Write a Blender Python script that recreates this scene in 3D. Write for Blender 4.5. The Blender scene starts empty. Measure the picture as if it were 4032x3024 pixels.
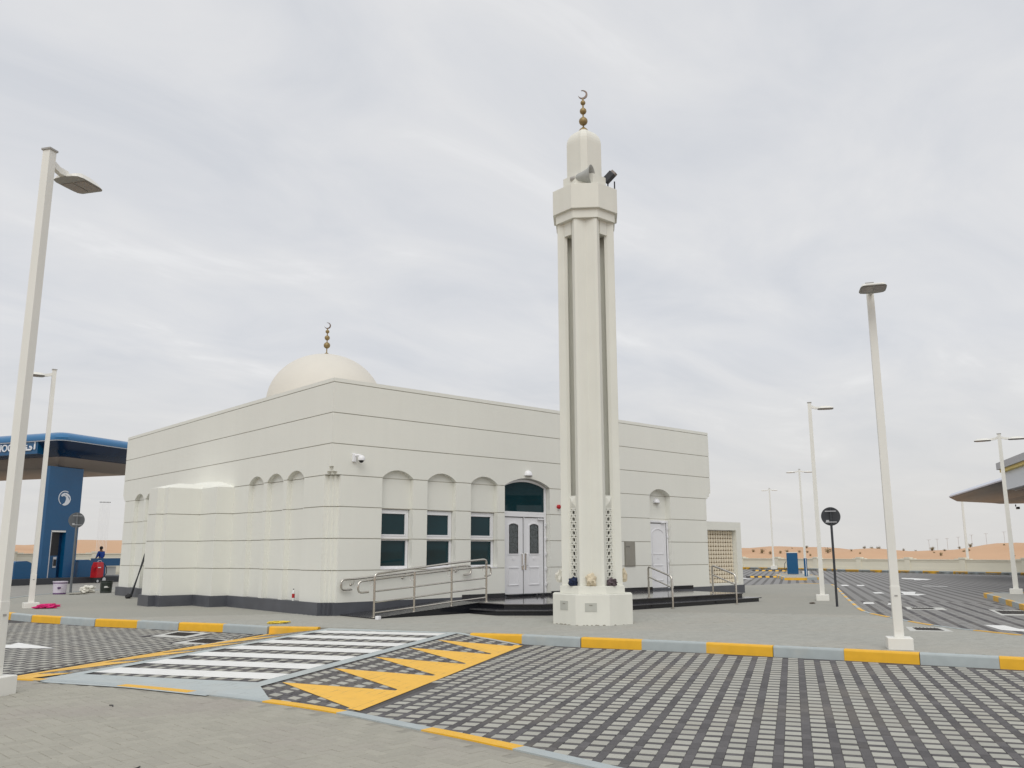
import bpy, bmesh, math, random
from mathutils import Vector, Matrix, noise
from math import sin, cos, pi, radians, sqrt, atan2
random.seed(7)
S = bpy.context.scene
COL = S.collection

# ------------------------------------------------------------------ camera, sky, sun, exposure
cam_d = bpy.data.cameras.new('camera')
cam = bpy.data.objects.new('camera', cam_d)
COL.objects.link(cam)
S.camera = cam
CAM = Vector((-11.88, -20.72, 1.604))
yaw, pitch, roll = radians(41.66), radians(11.07), radians(-0.12)
fw = Vector((sin(yaw) * cos(pitch), cos(yaw) * cos(pitch), sin(pitch)))
rt = Vector((cos(yaw), -sin(yaw), 0))
up = rt.cross(fw)
rt2 = cos(roll) * rt + sin(roll) * up
up2 = -sin(roll) * rt + cos(roll) * up
cam.matrix_world = Matrix(((rt2.x, up2.x, -fw.x, CAM.x), (rt2.y, up2.y, -fw.y, CAM.y), (rt2.z, up2.z, -fw.z, CAM.z), (0, 0, 0, 1)))
cam_d.sensor_width = 36
cam_d.lens = 36 * 3408 / 4032
cam_d.clip_start = 0.1
cam_d.clip_end = 4000

SUN_EL, SUN_AZ = radians(50), radians(224)      # azimuth of the sun measured from +X
world = bpy.data.worlds.new('World')
S.world = world
world.use_nodes = True
wt = world.node_tree
wt.nodes.clear()
def wn(t, **k):
    n = wt.nodes.new(t)
    for a, b in k.items():
        setattr(n, a, b)
    return n
wl = lambda a, b: wt.links.new(a, b)
wout = wn('ShaderNodeOutputWorld')
sky = wn('ShaderNodeTexSky', sky_type='NISHITA', sun_disc=False)
sky.sun_elevation = SUN_EL
sky.sun_rotation = radians(90) - SUN_AZ
sky.dust_density = 4.0
bg_sky = wn('ShaderNodeBackground'); bg_sky.inputs[1].default_value = 0.10
bg_cld = wn('ShaderNodeBackground'); bg_cld.inputs[1].default_value = 1.0
wl(sky.outputs[0], bg_sky.inputs[0])
tc = wn('ShaderNodeTexCoord')
sep = wn('ShaderNodeSeparateXYZ'); wl(tc.outputs['Generated'], sep.inputs[0])
zz = wn('ShaderNodeMath', operation='MAXIMUM'); wl(sep.outputs[2], zz.inputs[0]); zz.inputs[1].default_value = 0.0
za = wn('ShaderNodeMath', operation='ADD'); wl(zz.outputs[0], za.inputs[0]); za.inputs[1].default_value = 0.16
dx = wn('ShaderNodeMath', operation='DIVIDE'); wl(sep.outputs[0], dx.inputs[0]); wl(za.outputs[0], dx.inputs[1])
dy = wn('ShaderNodeMath', operation='DIVIDE'); wl(sep.outputs[1], dy.inputs[0]); wl(za.outputs[0], dy.inputs[1])
cmb = wn('ShaderNodeCombineXYZ'); wl(dx.outputs[0], cmb.inputs[0]); wl(dy.outputs[0], cmb.inputs[1])
mp = wn('ShaderNodeMapping'); wl(cmb.outputs[0], mp.inputs[0])
mp.inputs['Rotation'].default_value = (0, 0, radians(-25)); mp.inputs['Scale'].default_value = (1.0, 1.7, 1)
n1 = wn('ShaderNodeTexNoise'); wl(mp.outputs[0], n1.inputs['Vector'])
n1.inputs['Scale'].default_value = 1.7; n1.inputs['Detail'].default_value = 9; n1.inputs['Roughness'].default_value = 0.55; n1.inputs['Distortion'].default_value = 0.5
r1 = wn('ShaderNodeValToRGB'); wl(n1.outputs['Fac'], r1.inputs[0])
e = r1.color_ramp.elements
e[0].position = 0.30; e[0].color = (0.675, 0.695, 0.735, 1)
e[1].position = 0.72; e[1].color = (0.875, 0.877, 0.885, 1)
m_ = e.new(0.46); m_.color = (0.735, 0.747, 0.775, 1)
m_ = e.new(0.60); m_.color = (0.785, 0.79, 0.805, 1)
# the haze low over the desert: the cloud layer flattens into one pale warm grey towards the horizon
hz_ = wn('ShaderNodeMapRange'); wl(sep.outputs[2], hz_.inputs[0])
hz_.inputs[1].default_value = 0.0; hz_.inputs[2].default_value = 0.22; hz_.inputs[3].default_value = 0.9; hz_.inputs[4].default_value = 0.0
mixh = wn('ShaderNodeMix', data_type='RGBA'); wl(hz_.outputs[0], mixh.inputs[0]); wl(r1.outputs[0], mixh.inputs[6])
mixh.inputs[7].default_value = (0.735, 0.722, 0.70, 1)
wl(mixh.outputs[2], bg_cld.inputs[0])
msh = wn('ShaderNodeMixShader'); msh.inputs[0].default_value = 0.93
wl(bg_sky.outputs[0], msh.inputs[1]); wl(bg_cld.outputs[0], msh.inputs[2])
wl(msh.outputs[0], wout.inputs[0])

sun_d = bpy.data.lights.new('sun', 'SUN')
sun_d.energy = 1.4
sun_d.angle = radians(50)
sun_d.color = (1.0, 0.985, 0.935)
sun = bpy.data.objects.new('sun', sun_d)
COL.objects.link(sun)
sdir = Vector((cos(SUN_EL) * cos(SUN_AZ), cos(SUN_EL) * sin(SUN_AZ), sin(SUN_EL)))
sun.rotation_euler = sdir.to_track_quat('Z', 'Y').to_euler()
sun.location = (-30, -40, 60)

S.view_settings.view_transform = 'Standard'
S.view_settings.look = 'None'
S.view_settings.exposure = 0.0
S.view_settings.gamma = 1.0
S.view_settings.use_curve_mapping = False

# ------------------------------------------------------------------ materials
MATS = {}
def mat(name, col, rough=0.6, var=0.05, vscale=3.0, bump=0.0, bscale=60.0, metal=0.0, spec=0.5, island=0.0, streak=0.0, coat=0.0, tint=None):
    if name in MATS:
        return MATS[name]
    m = bpy.data.materials.new(name)
    m.use_nodes = True
    nt = m.node_tree
    b = nt.nodes['Principled BSDF']
    L = nt.links.new
    def N(t, **k):
        n = nt.nodes.new(t)
        for a, v in k.items():
            setattr(n, a, v)
        return n
    b.inputs['Roughness'].default_value = rough
    b.inputs['Metallic'].default_value = metal
    b.inputs['Specular IOR Level'].default_value = spec
    b.inputs['Coat Weight'].default_value = coat
    tcn = N('ShaderNodeNewGeometry')
    pos = tcn.outputs['Position']
    ns = N('ShaderNodeTexNoise'); ns.inputs['Scale'].default_value = vscale; ns.inputs['Detail'].default_value = 6
    L(pos, ns.inputs['Vector'])
    mr = N('ShaderNodeMapRange'); L(ns.outputs['Fac'], mr.inputs[0])
    mr.inputs[1].default_value = 0.25; mr.inputs[2].default_value = 0.75
    mr.inputs[3].default_value = 1 - var; mr.inputs[4].default_value = 1 + var
    val = mr.outputs[0]
    if streak > 0:
        mpn = N('ShaderNodeMapping'); L(pos, mpn.inputs[0]); mpn.inputs['Scale'].default_value = (2.2, 2.2, 0.12)
        s2 = N('ShaderNodeTexNoise'); s2.inputs['Scale'].default_value = 2.0; s2.inputs['Detail'].default_value = 5
        L(mpn.outputs[0], s2.inputs['Vector'])
        m2 = N('ShaderNodeMapRange'); L(s2.outputs['Fac'], m2.inputs[0])
        m2.inputs[1].default_value = 0.3; m2.inputs[2].default_value = 0.7
        m2.inputs[3].default_value = 1 - streak; m2.inputs[4].default_value = 1.0 + streak * 0.4
        mu = N('ShaderNodeMath', operation='MULTIPLY'); L(val, mu.inputs[0]); L(m2.outputs[0], mu.inputs[1])
        val = mu.outputs[0]
    if island > 0:
        oi = N('ShaderNodeObjectInfo')
        ad = N('ShaderNodeMath', operation='ADD'); L(tcn.outputs['Random Per Island'], ad.inputs[0]); L(oi.outputs['Random'], ad.inputs[1])
        fr = N('ShaderNodeMath', operation='FRACT'); L(ad.outputs[0], fr.inputs[0])
        m3 = N('ShaderNodeMapRange'); L(fr.outputs[0], m3.inputs[0])
        m3.inputs[3].default_value = 1 - island; m3.inputs[4].default_value = 1 + island
        mu = N('ShaderNodeMath', operation='MULTIPLY'); L(val, mu.inputs[0]); L(m3.outputs[0], mu.inputs[1])
        val = mu.outputs[0]
    vm = N('ShaderNodeVectorMath', operation='SCALE')
    vm.inputs[0].default_value = col
    L(val, vm.inputs['Scale'])
    last = vm.outputs[0]
    if tint is not None:                      # broad drifts of a second colour (sand, dust)
        t2 = N('ShaderNodeTexNoise'); t2.inputs['Scale'].default_value = tint[1]; t2.inputs['Detail'].default_value = 8; t2.inputs['Roughness'].default_value = 0.62
        L(pos, t2.inputs['Vector'])
        m4 = N('ShaderNodeMapRange'); L(t2.outputs['Fac'], m4.inputs[0])
        m4.inputs[1].default_value = tint[2]; m4.inputs[2].default_value = tint[3]; m4.inputs[4].default_value = tint[4]
        mx = N('ShaderNodeMix', data_type='RGBA'); L(m4.outputs[0], mx.inputs[0]); L(last, mx.inputs[6]); mx.inputs[7].default_value = (*tint[0], 1)
        last = mx.outputs[2]
    L(last, b.inputs['Base Color'])
    if name in ('yellow_line_paint', 'white_line_paint', 'grey_line_paint'):
        mpj = N('ShaderNodeMapping'); mpj.inputs['Rotation'].default_value = (0, 0, -radians(32.9)); L(pos, mpj.inputs[0])
        bj = N('ShaderNodeTexBrick'); L(mpj.outputs[0], bj.inputs['Vector'])
        bj.inputs['Scale'].default_value = 1.0; bj.inputs['Brick Width'].default_value = .24; bj.inputs['Row Height'].default_value = .12; bj.inputs['Mortar Size'].default_value = .004
        nj = N('ShaderNodeTexNoise'); nj.inputs['Scale'].default_value = 3.5; nj.inputs['Detail'].default_value = 4; L(pos, nj.inputs['Vector'])
        mj = N('ShaderNodeMapRange'); L(nj.outputs['Fac'], mj.inputs[0]); mj.inputs[1].default_value = .45; mj.inputs[2].default_value = .62; mj.inputs[4].default_value = .55
        mm = N('ShaderNodeMath', operation='MULTIPLY'); L(bj.outputs['Fac'], mm.inputs[0]); L(mj.outputs[0], mm.inputs[1])
        mx2 = N('ShaderNodeMix', data_type='RGBA'); L(mm.outputs[0], mx2.inputs[0]); L(last, mx2.inputs[6]); mx2.inputs[7].default_value = (.12, .10, .08, 1)
        last = mx2.outputs[2]; L(last, b.inputs['Base Color'])
    if bump > 0:
        bn = N('ShaderNodeTexNoise'); bn.inputs['Scale'].default_value = bscale; bn.inputs['Detail'].default_value = 5
        L(pos, bn.inputs['Vector'])
        bp = N('ShaderNodeBump'); bp.inputs['Strength'].default_value = bump; bp.inputs['Distance'].default_value = 0.01
        L(bn.outputs['Fac'], bp.inputs['Height']); L(bp.outputs[0], b.inputs['Normal'])
    MATS[name] = m
    return m

WHITE = mat('white_render', (0.768, 0.768, 0.71), 0.75, 0.018, 0.5, 0.10, 90, streak=0.012)
WHITE_L = WHITE
MINAR = mat('minaret_paint', (0.728, 0.726, 0.66), 0.7, 0.03, 1.2, 0.12, 70, streak=0.03)
DOMEP = mat('dome_paint', (0.66, 0.63, 0.565), 0.7, 0.03, 0.8, 0.06, 40)
PLINTH = mat('grey_plinth_stone', (0.085, 0.09, 0.105), 0.45, 0.15, 2.0, 0.1, 80)
GRANITE = mat('black_granite', (0.012, 0.013, 0.017), 0.12, 0.25, 120, 0.0)
GRANTOP = mat('black_granite_tread', (0.05, 0.05, 0.055), 0.2, 0.25, 40, 0.05, 90)
UPVC = mat('white_upvc', (0.80, 0.80, 0.82), 0.35, 0.015, 2.0)
GLASS = mat('teal_tinted_glass', (0.006, 0.032, 0.040), 0.02, 0.25, 0.8, spec=0.32)
LEADED = mat('leaded_glass', (0.09, 0.105, 0.11), 0.18, 0.5, 22, 0.5, 30)
STEEL = mat('stainless_steel', (0.60, 0.57, 0.52), 0.22, 0.08, 12, metal=1.0)
STEELP = mat('steel_panel', (0.33, 0.32, 0.28), 0.4, 0.1, 5, metal=0.6)
BRASS = mat('aged_brass', (0.30, 0.22, 0.10), 0.5, 0.2, 6, 0.1, 40, metal=0.5)
BRONZE = mat('dark_bronze', (0.17, 0.13, 0.11), 0.45, 0.2, 8, metal=0.7)
LAMPW = mat('lamp_white_paint', (0.78, 0.77, 0.72), 0.45, 0.03, 1.5, streak=0.03)
LAMPG = mat('lamp_grey_casting', (0.36, 0.35, 0.33), 0.5, 0.06, 4)
LENS = mat('lamp_lens', (0.30, 0.265, 0.24), 0.25, 0.1, 8)
KYEL = mat('yellow_kerb_paint', (0.80, 0.44, 0.022), 0.5, 0.06, 7, 0.12, 120, island=0.03, tint=((0.62, 0.47, 0.23), 1.1, 0.56, 0.8, 0.5))
KGRY = mat('grey_kerb_paint', (0.40, 0.445, 0.45), 0.6, 0.06, 6, 0.12, 120, island=0.04, tint=((0.50, 0.47, 0.41), 1.3, 0.55, 0.8, 0.5))
LYEL = mat('yellow_line_paint', (0.86, 0.49, 0.06), 0.55, 0.05, 5, 0.35, 26, tint=((0.62, 0.40, 0.12), 1.8, 0.55, 0.8, 0.45))
LWHT = mat('white_line_paint', (0.80, 0.80, 0.78), 0.55, 0.03, 3, 0.25, 26, tint=((0.58, 0.56, 0.50), 1.4, 0.55, 0.85, 0.5))
LGRY = mat('grey_line_paint', (0.44, 0.485, 0.485), 0.6, 0.05, 3, 0.3, 30, tint=((0.47, 0.45, 0.40), 1.2, 0.5, 0.8, 0.5))
PLIGHT = mat('light_paver', (0.40, 0.395, 0.35), 0.85, 0.06, 30, 0.35, 160, island=0.09, tint=((0.40, 0.36, 0.28), 0.7, 0.5, 0.78, 0.5))
PDARK = mat('dark_paver', (0.100, 0.095, 0.097), 0.85, 0.12, 22, 0.4, 160, island=0.22, tint=((0.22, 0.195, 0.16), 0.55, 0.5, 0.8, 0.6))
PNEAR = mat('buff_paver', (0.36, 0.345, 0.292), 0.9, 0.05, 24, 0.4, 170, island=0.055, tint=((0.33, 0.29, 0.27), 0.6, 0.5, 0.75, 0.6))
PWALK = mat('grey_walk_paver', (0.362, 0.360, 0.325), 0.9, 0.05, 20, 0.35, 160, island=0.05, tint=((0.39, 0.36, 0.31), 0.33, 0.45, 0.75, 0.6))
JNEAR = mat('sandy_joint', (0.29, 0.275, 0.235), 0.95, 0.12, 12, 0.3, 120)
JWALK = mat('walk_joint', (0.315, 0.31, 0.275), 0.95, 0.06, 8, 0.3, 120, tint=((0.37, 0.345, 0.30), 0.33, 0.45, 0.75, 0.6))
JDARK = mat('dark_joint', (0.075, 0.07, 0.068), 0.95, 0.15, 12, 0.3, 120, tint=((0.21, 0.185, 0.15), 0.55, 0.5, 0.8, 0.6))
CONC = mat('forecourt_concrete', (0.29, 0.28, 0.255), 0.9, 0.06, 1.2, 0.2, 60)
CONCF = mat('pale_concrete', (0.56, 0.56, 0.53), 0.85, 0.05, 6, 0.2, 80)
GRATE = mat('drain_grate', (0.045, 0.04, 0.035), 0.85, 0.7, 40, 0.8, 60)
SAND = mat('desert_sand', (0.56, 0.355, 0.215), 0.95, 0.05, 0.15, 0.5, 1.2, tint=((0.50, 0.275, 0.15), 0.05, 0.5, 0.72, 0.7))
CREAM = mat('cream_wall_paint', (0.74, 0.705, 0.59), 0.8, 0.03, 0.6, 0.1, 30)
BLUE = mat('station_blue', (0.001, 0.082, 0.205), 0.3, 0.06, 1.0, coat=0.2)
BLUEL = mat('canopy_edge_blue', (0.025, 0.15, 0.33), 0.3, 0.05, 1.0, coat=0.2)
NAVY = mat('navy_cladding', (0.004, 0.025, 0.075), 0.2, 0.2, 1.5)
SOFF = mat('beige_soffit', (0.25, 0.21, 0.18), 0.45, 0.05, 0.8)
SILVER = mat('silver_cladding', (0.62, 0.65, 0.74), 0.35, 0.04, 1.0)
DKGLS = mat('dark_soffit_cladding', (0.016, 0.02, 0.03), 0.35, 0.3, 0.5)
BLACK = mat('black_plastic', (0.014, 0.014, 0.016), 0.5, 0.2, 10)
SIGNB = mat('sign_back_grey', (0.035, 0.038, 0.045), 0.5, 0.1, 6)
SIGNL = mat('sign_back_light', (0.13, 0.14, 0.15), 0.5, 0.08, 6)
ALU = mat('aluminium_strip', (0.62, 0.63, 0.66), 0.3, 0.05, 6, metal=0.6)
RED = mat('red_plastic', (0.42, 0.01, 0.015), 0.35, 0.1, 8)
PAPER = mat('paper_sack', (0.62, 0.54, 0.40), 0.85, 0.12, 9, 0.3, 30)
PLAST = mat('white_sack', (0.72, 0.70, 0.63), 0.6, 0.08, 9, 0.3, 30)
NAVYC = mat('navy_cloth', (0.012, 0.022, 0.06), 0.9, 0.5, 20, 0.4, 40)
PURPC = mat('striped_cloth', (0.10, 0.075, 0.085), 0.9, 0.75, 26, 0.4, 40)
PINK = mat('pink_cloth', (0.62, 0.02, 0.17), 0.9, 0.35, 16, 0.4, 30)
LILAC = mat('lilac_bucket', (0.62, 0.57, 0.66), 0.5, 0.04, 6)
TAPE = mat('yellow_tape', (0.75, 0.55, 0.05), 0.6, 0.3, 20)
SKINM = mat('skin', (0.17, 0.085, 0.05), 0.6, 0.05, 10)
SHIRT = mat('blue_shirt', (0.015, 0.06, 0.30), 0.85, 0.1, 12, 0.2, 40)
TROUS = mat('grey_trousers', (0.30, 0.31, 0.34), 0.85, 0.1, 12)
HAIR = mat('black_hair', (0.01, 0.008, 0.007), 0.7, 0.2, 20)
SHRUB = mat('dry_shrub_leaf', (0.24, 0.19, 0.095), 0.9, 0.35, 2.5, island=0.4)
WOOD = mat('shrub_twig', (0.13, 0.09, 0.055), 0.9, 0.2, 10)
TANS = mat('tan_screen_back', (0.36, 0.285, 0.205), 0.8, 0.06, 6)
CRM2 = mat('cream_screen', (0.74, 0.66, 0.52), 0.8, 0.04, 6)
YSTRIP = mat('yellow_strip', (0.72, 0.55, 0.13), 0.5, 0.05, 2)
GREYF = mat('grey_fascia', (0.43, 0.43, 0.44), 0.5, 0.04, 1)
POSTG = mat('far_post_grey', (0.52, 0.53, 0.54), 0.6, 0.03, 1)  # grey has the fading by distance haze painted into it
LTEXT = mat('white_letter', (0.75, 0.78, 0.82), 0.4, 0.02, 2)
PLATEG = mat('grey_cover_plate', (0.47, 0.475, 0.43), 0.5, 0.05, 6)

# ------------------------------------------------------------------ mesh helpers
class MB:
    def __init__(s):
        s.v = []; s.f = []; s.mi = []; s.mats = []
    def _m(s, m):
        if m is None:
            return 0
        if m not in s.mats:
            s.mats.append(m)
        return s.mats.index(m)
    def add(s, vs, fs, m=None):
        o = len(s.v); k = s._m(m)
        s.v += [tuple(p) for p in vs]
        for f in fs:
            s.f.append([i + o for i in f]); s.mi.append(k)
        return s
    def box(s, c, d, rz=0.0, m=None, M=None):
        x, y, z = d[0] / 2, d[1] / 2, d[2] / 2
        vs = [Vector((i, j, k)) for k in (-z, z) for j in (-y, y) for i in (-x, x)]
        R = M if M is not None else Matrix.Rotation(rz, 3, 'Z')
        vs = [R @ p + Vector(c) for p in vs]
        return s.add(vs, [(0, 2, 3, 1), (4, 5, 7, 6), (0, 1, 5, 4), (2, 6, 7, 3), (0, 4, 6, 2), (1, 3, 7, 5)], m)
    def prism(s, poly, z0, z1, m=None, top=True, bot=True):
        n = len(poly)
        a = sum(poly[i][0] * poly[(i + 1) % n][1] - poly[(i + 1) % n][0] * poly[i][1] for i in range(n))
        if a < 0:
            poly = poly[::-1]
        vs = [(p[0], p[1], z0) for p in poly] + [(p[0], p[1], z1) for p in poly]
        fs = [(i, (i + 1) % n, n + (i + 1) % n, n + i) for i in range(n)]
        if top: fs.append(tuple(range(n, 2 * n)))
        if bot: fs.append(tuple(range(n - 1, -1, -1)))
        return s.add(vs, fs, m)
    def loft(s, rings, m=None, cap0=True, cap1=True, closed=True):
        n = len(rings[0]); vs = [p for r in rings for p in r]; fs = []
        for k in range(len(rings) - 1):
            for i in range(n if closed else n - 1):
                j = (i + 1) % n
                fs.append((k * n + i, k * n + j, (k + 1) * n + j, (k + 1) * n + i))
        if cap0: fs.append(tuple(range(n - 1, -1, -1)))
        if cap1: fs.append(tuple(range((len(rings) - 1) * n, len(rings) * n)))
        return s.add(vs, fs, m)
    def lathe(s, prof, c=(0, 0, 0), n=24, m=None, axis=None):
        R = Matrix.Identity(3) if axis is None else Vector(axis).normalized().to_track_quat('Z', 'Y').to_matrix()
        rings = [[R @ Vector((r * cos(2 * pi * i / n), r * sin(2 * pi * i / n), z)) + Vector(c) for i in range(n)] for r, z in prof]
        return s.loft(rings, m, prof[0][0] > 1e-4, prof[-1][0] > 1e-4)
    def tube(s, path, r, n=8, m=None):
        P = [Vector(p) for p in path]; rings = []
        prev = None
        for i, p in enumerate(P):
            t = (P[min(i + 1, len(P) - 1)] - P[max(i - 1, 0)]).normalized()
            if prev is None:
                a = Vector((0, 0, 1)) if abs(t.z) < 0.9 else Vector((1, 0, 0))
                u = t.cross(a).normalized()
            else:
                u = (prev - t * prev.dot(t)).normalized()
            prev = u
            w = t.cross(u)
            rings.append([p + r * (cos(2 * pi * k / n) * u + sin(2 * pi * k / n) * w) for k in range(n)])
        return s.loft(rings, m)
    def sphere(s, c, r, n=16, m=None, sz=1.0):
        k = n // 2
        return s.lathe([(r * sin(pi * i / k) if 0 < i < k else 0.0005, -r * sz * cos(pi * i / k)) for i in range(k + 1)], c, n, m)
    def build(s, name, m=None, parent=None, smooth=False, bevel=0.0, loc=None, rz=0.0):
        me = bpy.data.meshes.new(name)
        me.from_pydata(s.v, [], s.f)
        ms = s.mats if s.mats else [m]
        if s.mats and m is not None and m not in ms:
            pass
        for x in ms:
            me.materials.append(x)
        if s.mats:
            me.polygons.foreach_set('material_index', s.mi)
        if smooth:
            me.polygons.foreach_set('use_smooth', [True] * len(me.polygons))
            if hasattr(me, 'set_sharp_from_angle'):
                me.set_sharp_from_angle(angle=radians(40))
        me.update()
        o = bpy.data.objects.new(name, me)
        COL.objects.link(o)
        if parent is not None:
            o.parent = parent
        if loc is not None:
            o.location = loc
        if rz:
            o.rotation_euler = (0, 0, rz)
        if bevel:
            b = o.modifiers.new('edge', 'BEVEL'); b.width = bevel; b.segments = 2; b.limit_method = 'ANGLE'
        return o

def fix_normals(o):
    bm = bmesh.new(); bm.from_mesh(o.data)
    bmesh.ops.recalc_face_normals(bm, faces=bm.faces)
    bm.to_mesh(o.data); bm.free()
    return o

def tag(o, label=None, cat=None, group=None, kind=None):
    if label: o['label'] = label
    if cat: o['category'] = cat
    if group: o['group'] = group
    if kind: o['kind'] = kind
    return o
def thing(name, label, cat, loc=(0, 0, 0), rz=0.0, group=None):
    o = bpy.data.objects.new(name, None); COL.objects.link(o)
    o.location = loc; o.rotation_euler = (0, 0, rz); o.empty_display_size = 0.2
    return tag(o, label, cat, group)
def struct_root(name):
    o = bpy.data.objects.new(name, None); COL.objects.link(o); o['kind'] = 'structure'
    return o
def inside(p, poly):
    x, y = p; r = False; j = len(poly) - 1
    for i in range(len(poly)):
        xi, yi = poly[i]; xj, yj = poly[j]
        if (yi > y) != (yj > y) and x < (xj - xi) * (y - yi) / (yj - yi) + xi:
            r = not r
        j = i
    return r
def resample(pts, step):
    out = [Vector(pts[0])]; acc = 0.0
    for a, b in zip(pts[:-1], pts[1:]):
        a = Vector(a); b = Vector(b); L = (b - a).length; n = max(1, int(L / step))
        for k in range(1, n + 1):
            out.append(a.lerp(b, k / n))
    return out
def smooth_line(pts, it=2):
    P = [Vector(p) for p in pts]
    for _ in range(it):
        Q = [P[0]]
        for a, b in zip(P[:-1], P[1:]):
            Q += [a.lerp(b, .25), a.lerp(b, .75)]
        Q.append(P[-1]); P = Q
    return P
def offset_line(P, d):
    out = []
    for i, p in enumerate(P):
        t = (P[min(i + 1, len(P) - 1)] - P[max(i - 1, 0)]).normalized()
        out.append(p + d * Vector((-t.y, t.x)))
    return out

ZR = -0.165                      # road surface; walkways are at 0
GZ = [0.31 + 0.85 * (7 - k) for k in range(8)]     # wall joints, top to bottom

# ------------------------------------------------------------------ terrain
def dune_h(x, y):
    dx_, dy_ = x - 15, y - 15
    r = sqrt(dx_ * dx_ + dy_ * dy_)
    a = atan2(dy_, dx_)
    t = max(0.0, min(1.0, (r - 66) / 34)); t = t * t * (3 - 2 * t)
    base = 2.45 + 0.75 * max(0, sin(a - 0.25)) ** 2 + 0.22 * sin(a * 23 + 1.0) + 0.16 * sin(a * 41 + r * 0.05) + 0.10 * sin(a * 77 + 2.0)
    und = 0.55 * sin(x * 0.071 + 1.3 * sin(y * 0.043)) + 0.30 * sin(y * 0.093 + 0.8 * sin(x * 0.057) + 1.0) + 0.14 * sin(x * 0.21 + y * 0.17)
    far = max(0.0, min(1.0, (r - 108) / 80))
    h = (base + und) * t * (1 - 0.55 * far)
    return -0.30 + h
mb = MB()
NA, NR = 420, 64
rad = [0.0] + [40 + 3.0 * i for i in range(40)] + [160 * 1.13 ** i for i in range(1, 25)]
for r in rad:
    for i in range(NA):
        a = 2 * pi * i / NA
        x, y = 15 + r * cos(a), 15 + r * sin(a)
        mb.v.append((x, y, dune_h(x, y)))
for k in range(len(rad) - 1):
    for i in range(NA):
        j = (i + 1) % NA
        mb.f.append([k * NA + i, (k + 1) * NA + i, (k + 1) * NA + j, k * NA + j]); mb.mi.append(0)
ground = mb.build('ground', SAND, smooth=True)
ground['kind'] = 'structure'

# outlines of the walkways
NEAR = [(-14.5, 1.5), (-11.6, -3.4), (-9.95, -5.95), (-9.0, -7.35), (-8.61, -7.95), (-8.05, -9.07), (-7.61, -10.21), (-7.28, -11.2), (-7.0, -12.4), (-6.91, -13.5), (-6.81, -14.39), (-6.74, -15.6), (-6.72, -17.2), (-6.7, -19.5), (-6.7, -26)]
KL = [(-1.835, -3.016), (-2.525, -2.076), (-2.965, -0.726), (-3.545, 0.464), (-4.055, 1.774), (-4.645, 3.054), (-5.065, 4.464), (-5.465, 5.664), (-5.675, 6.934), (-5.785, 8.134), (-5.825, 9.434)]
KR = [(-0.28, -6.45), (0.29, -7.41), (0.73, -8.62), (1.23, -9.71), (1.69, -10.84), (2.07, -11.97), (2.48, -13.06), (2.85, -14.16), (3.23, -15.22), (3.58, -16.28), (3.9, -17.35), (4.2, -18.4)]
KB = [(31.4, 4.7), (31.55, 3.4), (30.99, 2.65), (27.31, 0.44), (19.53, -4.06), (14.77, -6.87), (12.36, -8.3), (11.3, -9.08), (10.65, -9.74), (9.6, -10.74), (8.82, -11.55), (8.05, -12.54), (7.69, -13.42), (7.28, -14.24), (6.95, -15.6), (6.75, -17.2), (6.6, -19)]
NEARs = smooth_line(NEAR, 2); KLs = smooth_line(KL, 1); KRs = smooth_line(KR, 1); KBs = smooth_line(KB, 2)
BACK = [(-5.9, 11.5), (-5.5, 13.4), (-4.75, 15.1), (-3.83, 16.39), (-2.76, 18.2), (-1.44, 19.81), (0.5, 21.6), (2.4, 23.4), (6, 26), (27, 26), (26.8, 4.8)]
BACKs = smooth_line([KL[-1]] + BACK[:8], 2)

road = struct_root('road')
mb = MB()
mb.prism([(-45, -45), (62.9, -45), (62.9, -22), (66.6, 4), (71.5, 27), (75, 45), (70, 66), (-45, 66)], -0.6, ZR - 0.006)
rb = mb.build('road_bed', JDARK, road)

walk_poly = [tuple(p) for p in KBs][::-1]
walk_poly = [tuple(p) for p in KRs] + [(4.3, -19), (6.6, -19)] + [tuple(p) for p in KBs][::-1] + [(26.8, 4.8), (27, 26), (6, 26)] + [tuple(p) for p in BACKs][::-1][1:] + [tuple(p) for p in KLs][::-1][1:]
walk = struct_root('sidewalk')
MB().prism(walk_poly, -0.5, -0.006).build('sidewalk_bed', JWALK, walk)
near_poly = [tuple(p) for p in NEARs] + [(-40, -26), (-40, 1.5)]
nearw = struct_root('pavement')
MB().prism(near_poly, -0.5, -0.006).build('pavement_bed', JNEAR, nearw)

# ------------------------------------------------------------------ the raised crossing
E1 = Vector((0.840, 0.543)); E2 = Vector((-0.543, 0.840)); O2 = Vector((-6.27, -11.70))
def UV(u, v, z=0.0):
    p = O2 + u * E1 + v * E2
    return (p.x, p.y, z)
def ramp_z(v):
    if v < 1.44: return ZR * (1.44 - v) / 1.44
    if v > 4.58: return ZR * min(1.0, (v - 4.58) / 1.44)
    return 0.0
def near_u(v):      # where the pavement edge crosses this line
    return -0.93 + 0.42 * v - 0.045 * v * v if v < 4.6 else 0.05 + 0.03 * (v - 4.6)
def far_u(v):
    return 7.72 + 0.16 * v - 0.01 * v * v
cross = struct_root('raised_crossing')
mb = MB()
VS = [0.0, 0.72, 1.44, 1.66, 2.6, 3.5, 4.38, 4.58, 5.3, 6.02]
top = []; bot = []
for v in VS:
    top.append((UV(near_u(v) - 0.05, v, ramp_z(v) - 0.006), UV(far_u(v) + 0.05, v, ramp_z(v) - 0.006)))
for a, b in zip(top[:-1], top[1:]):
    mb.add([a[0], a[1], b[1], b[0]], [(0, 1, 2, 3)])
VK = [0.0, .72, 1.44, 2.0, 2.6, 3.2, 3.8, 4.38, 4.58, 5.3, 6.02]
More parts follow.
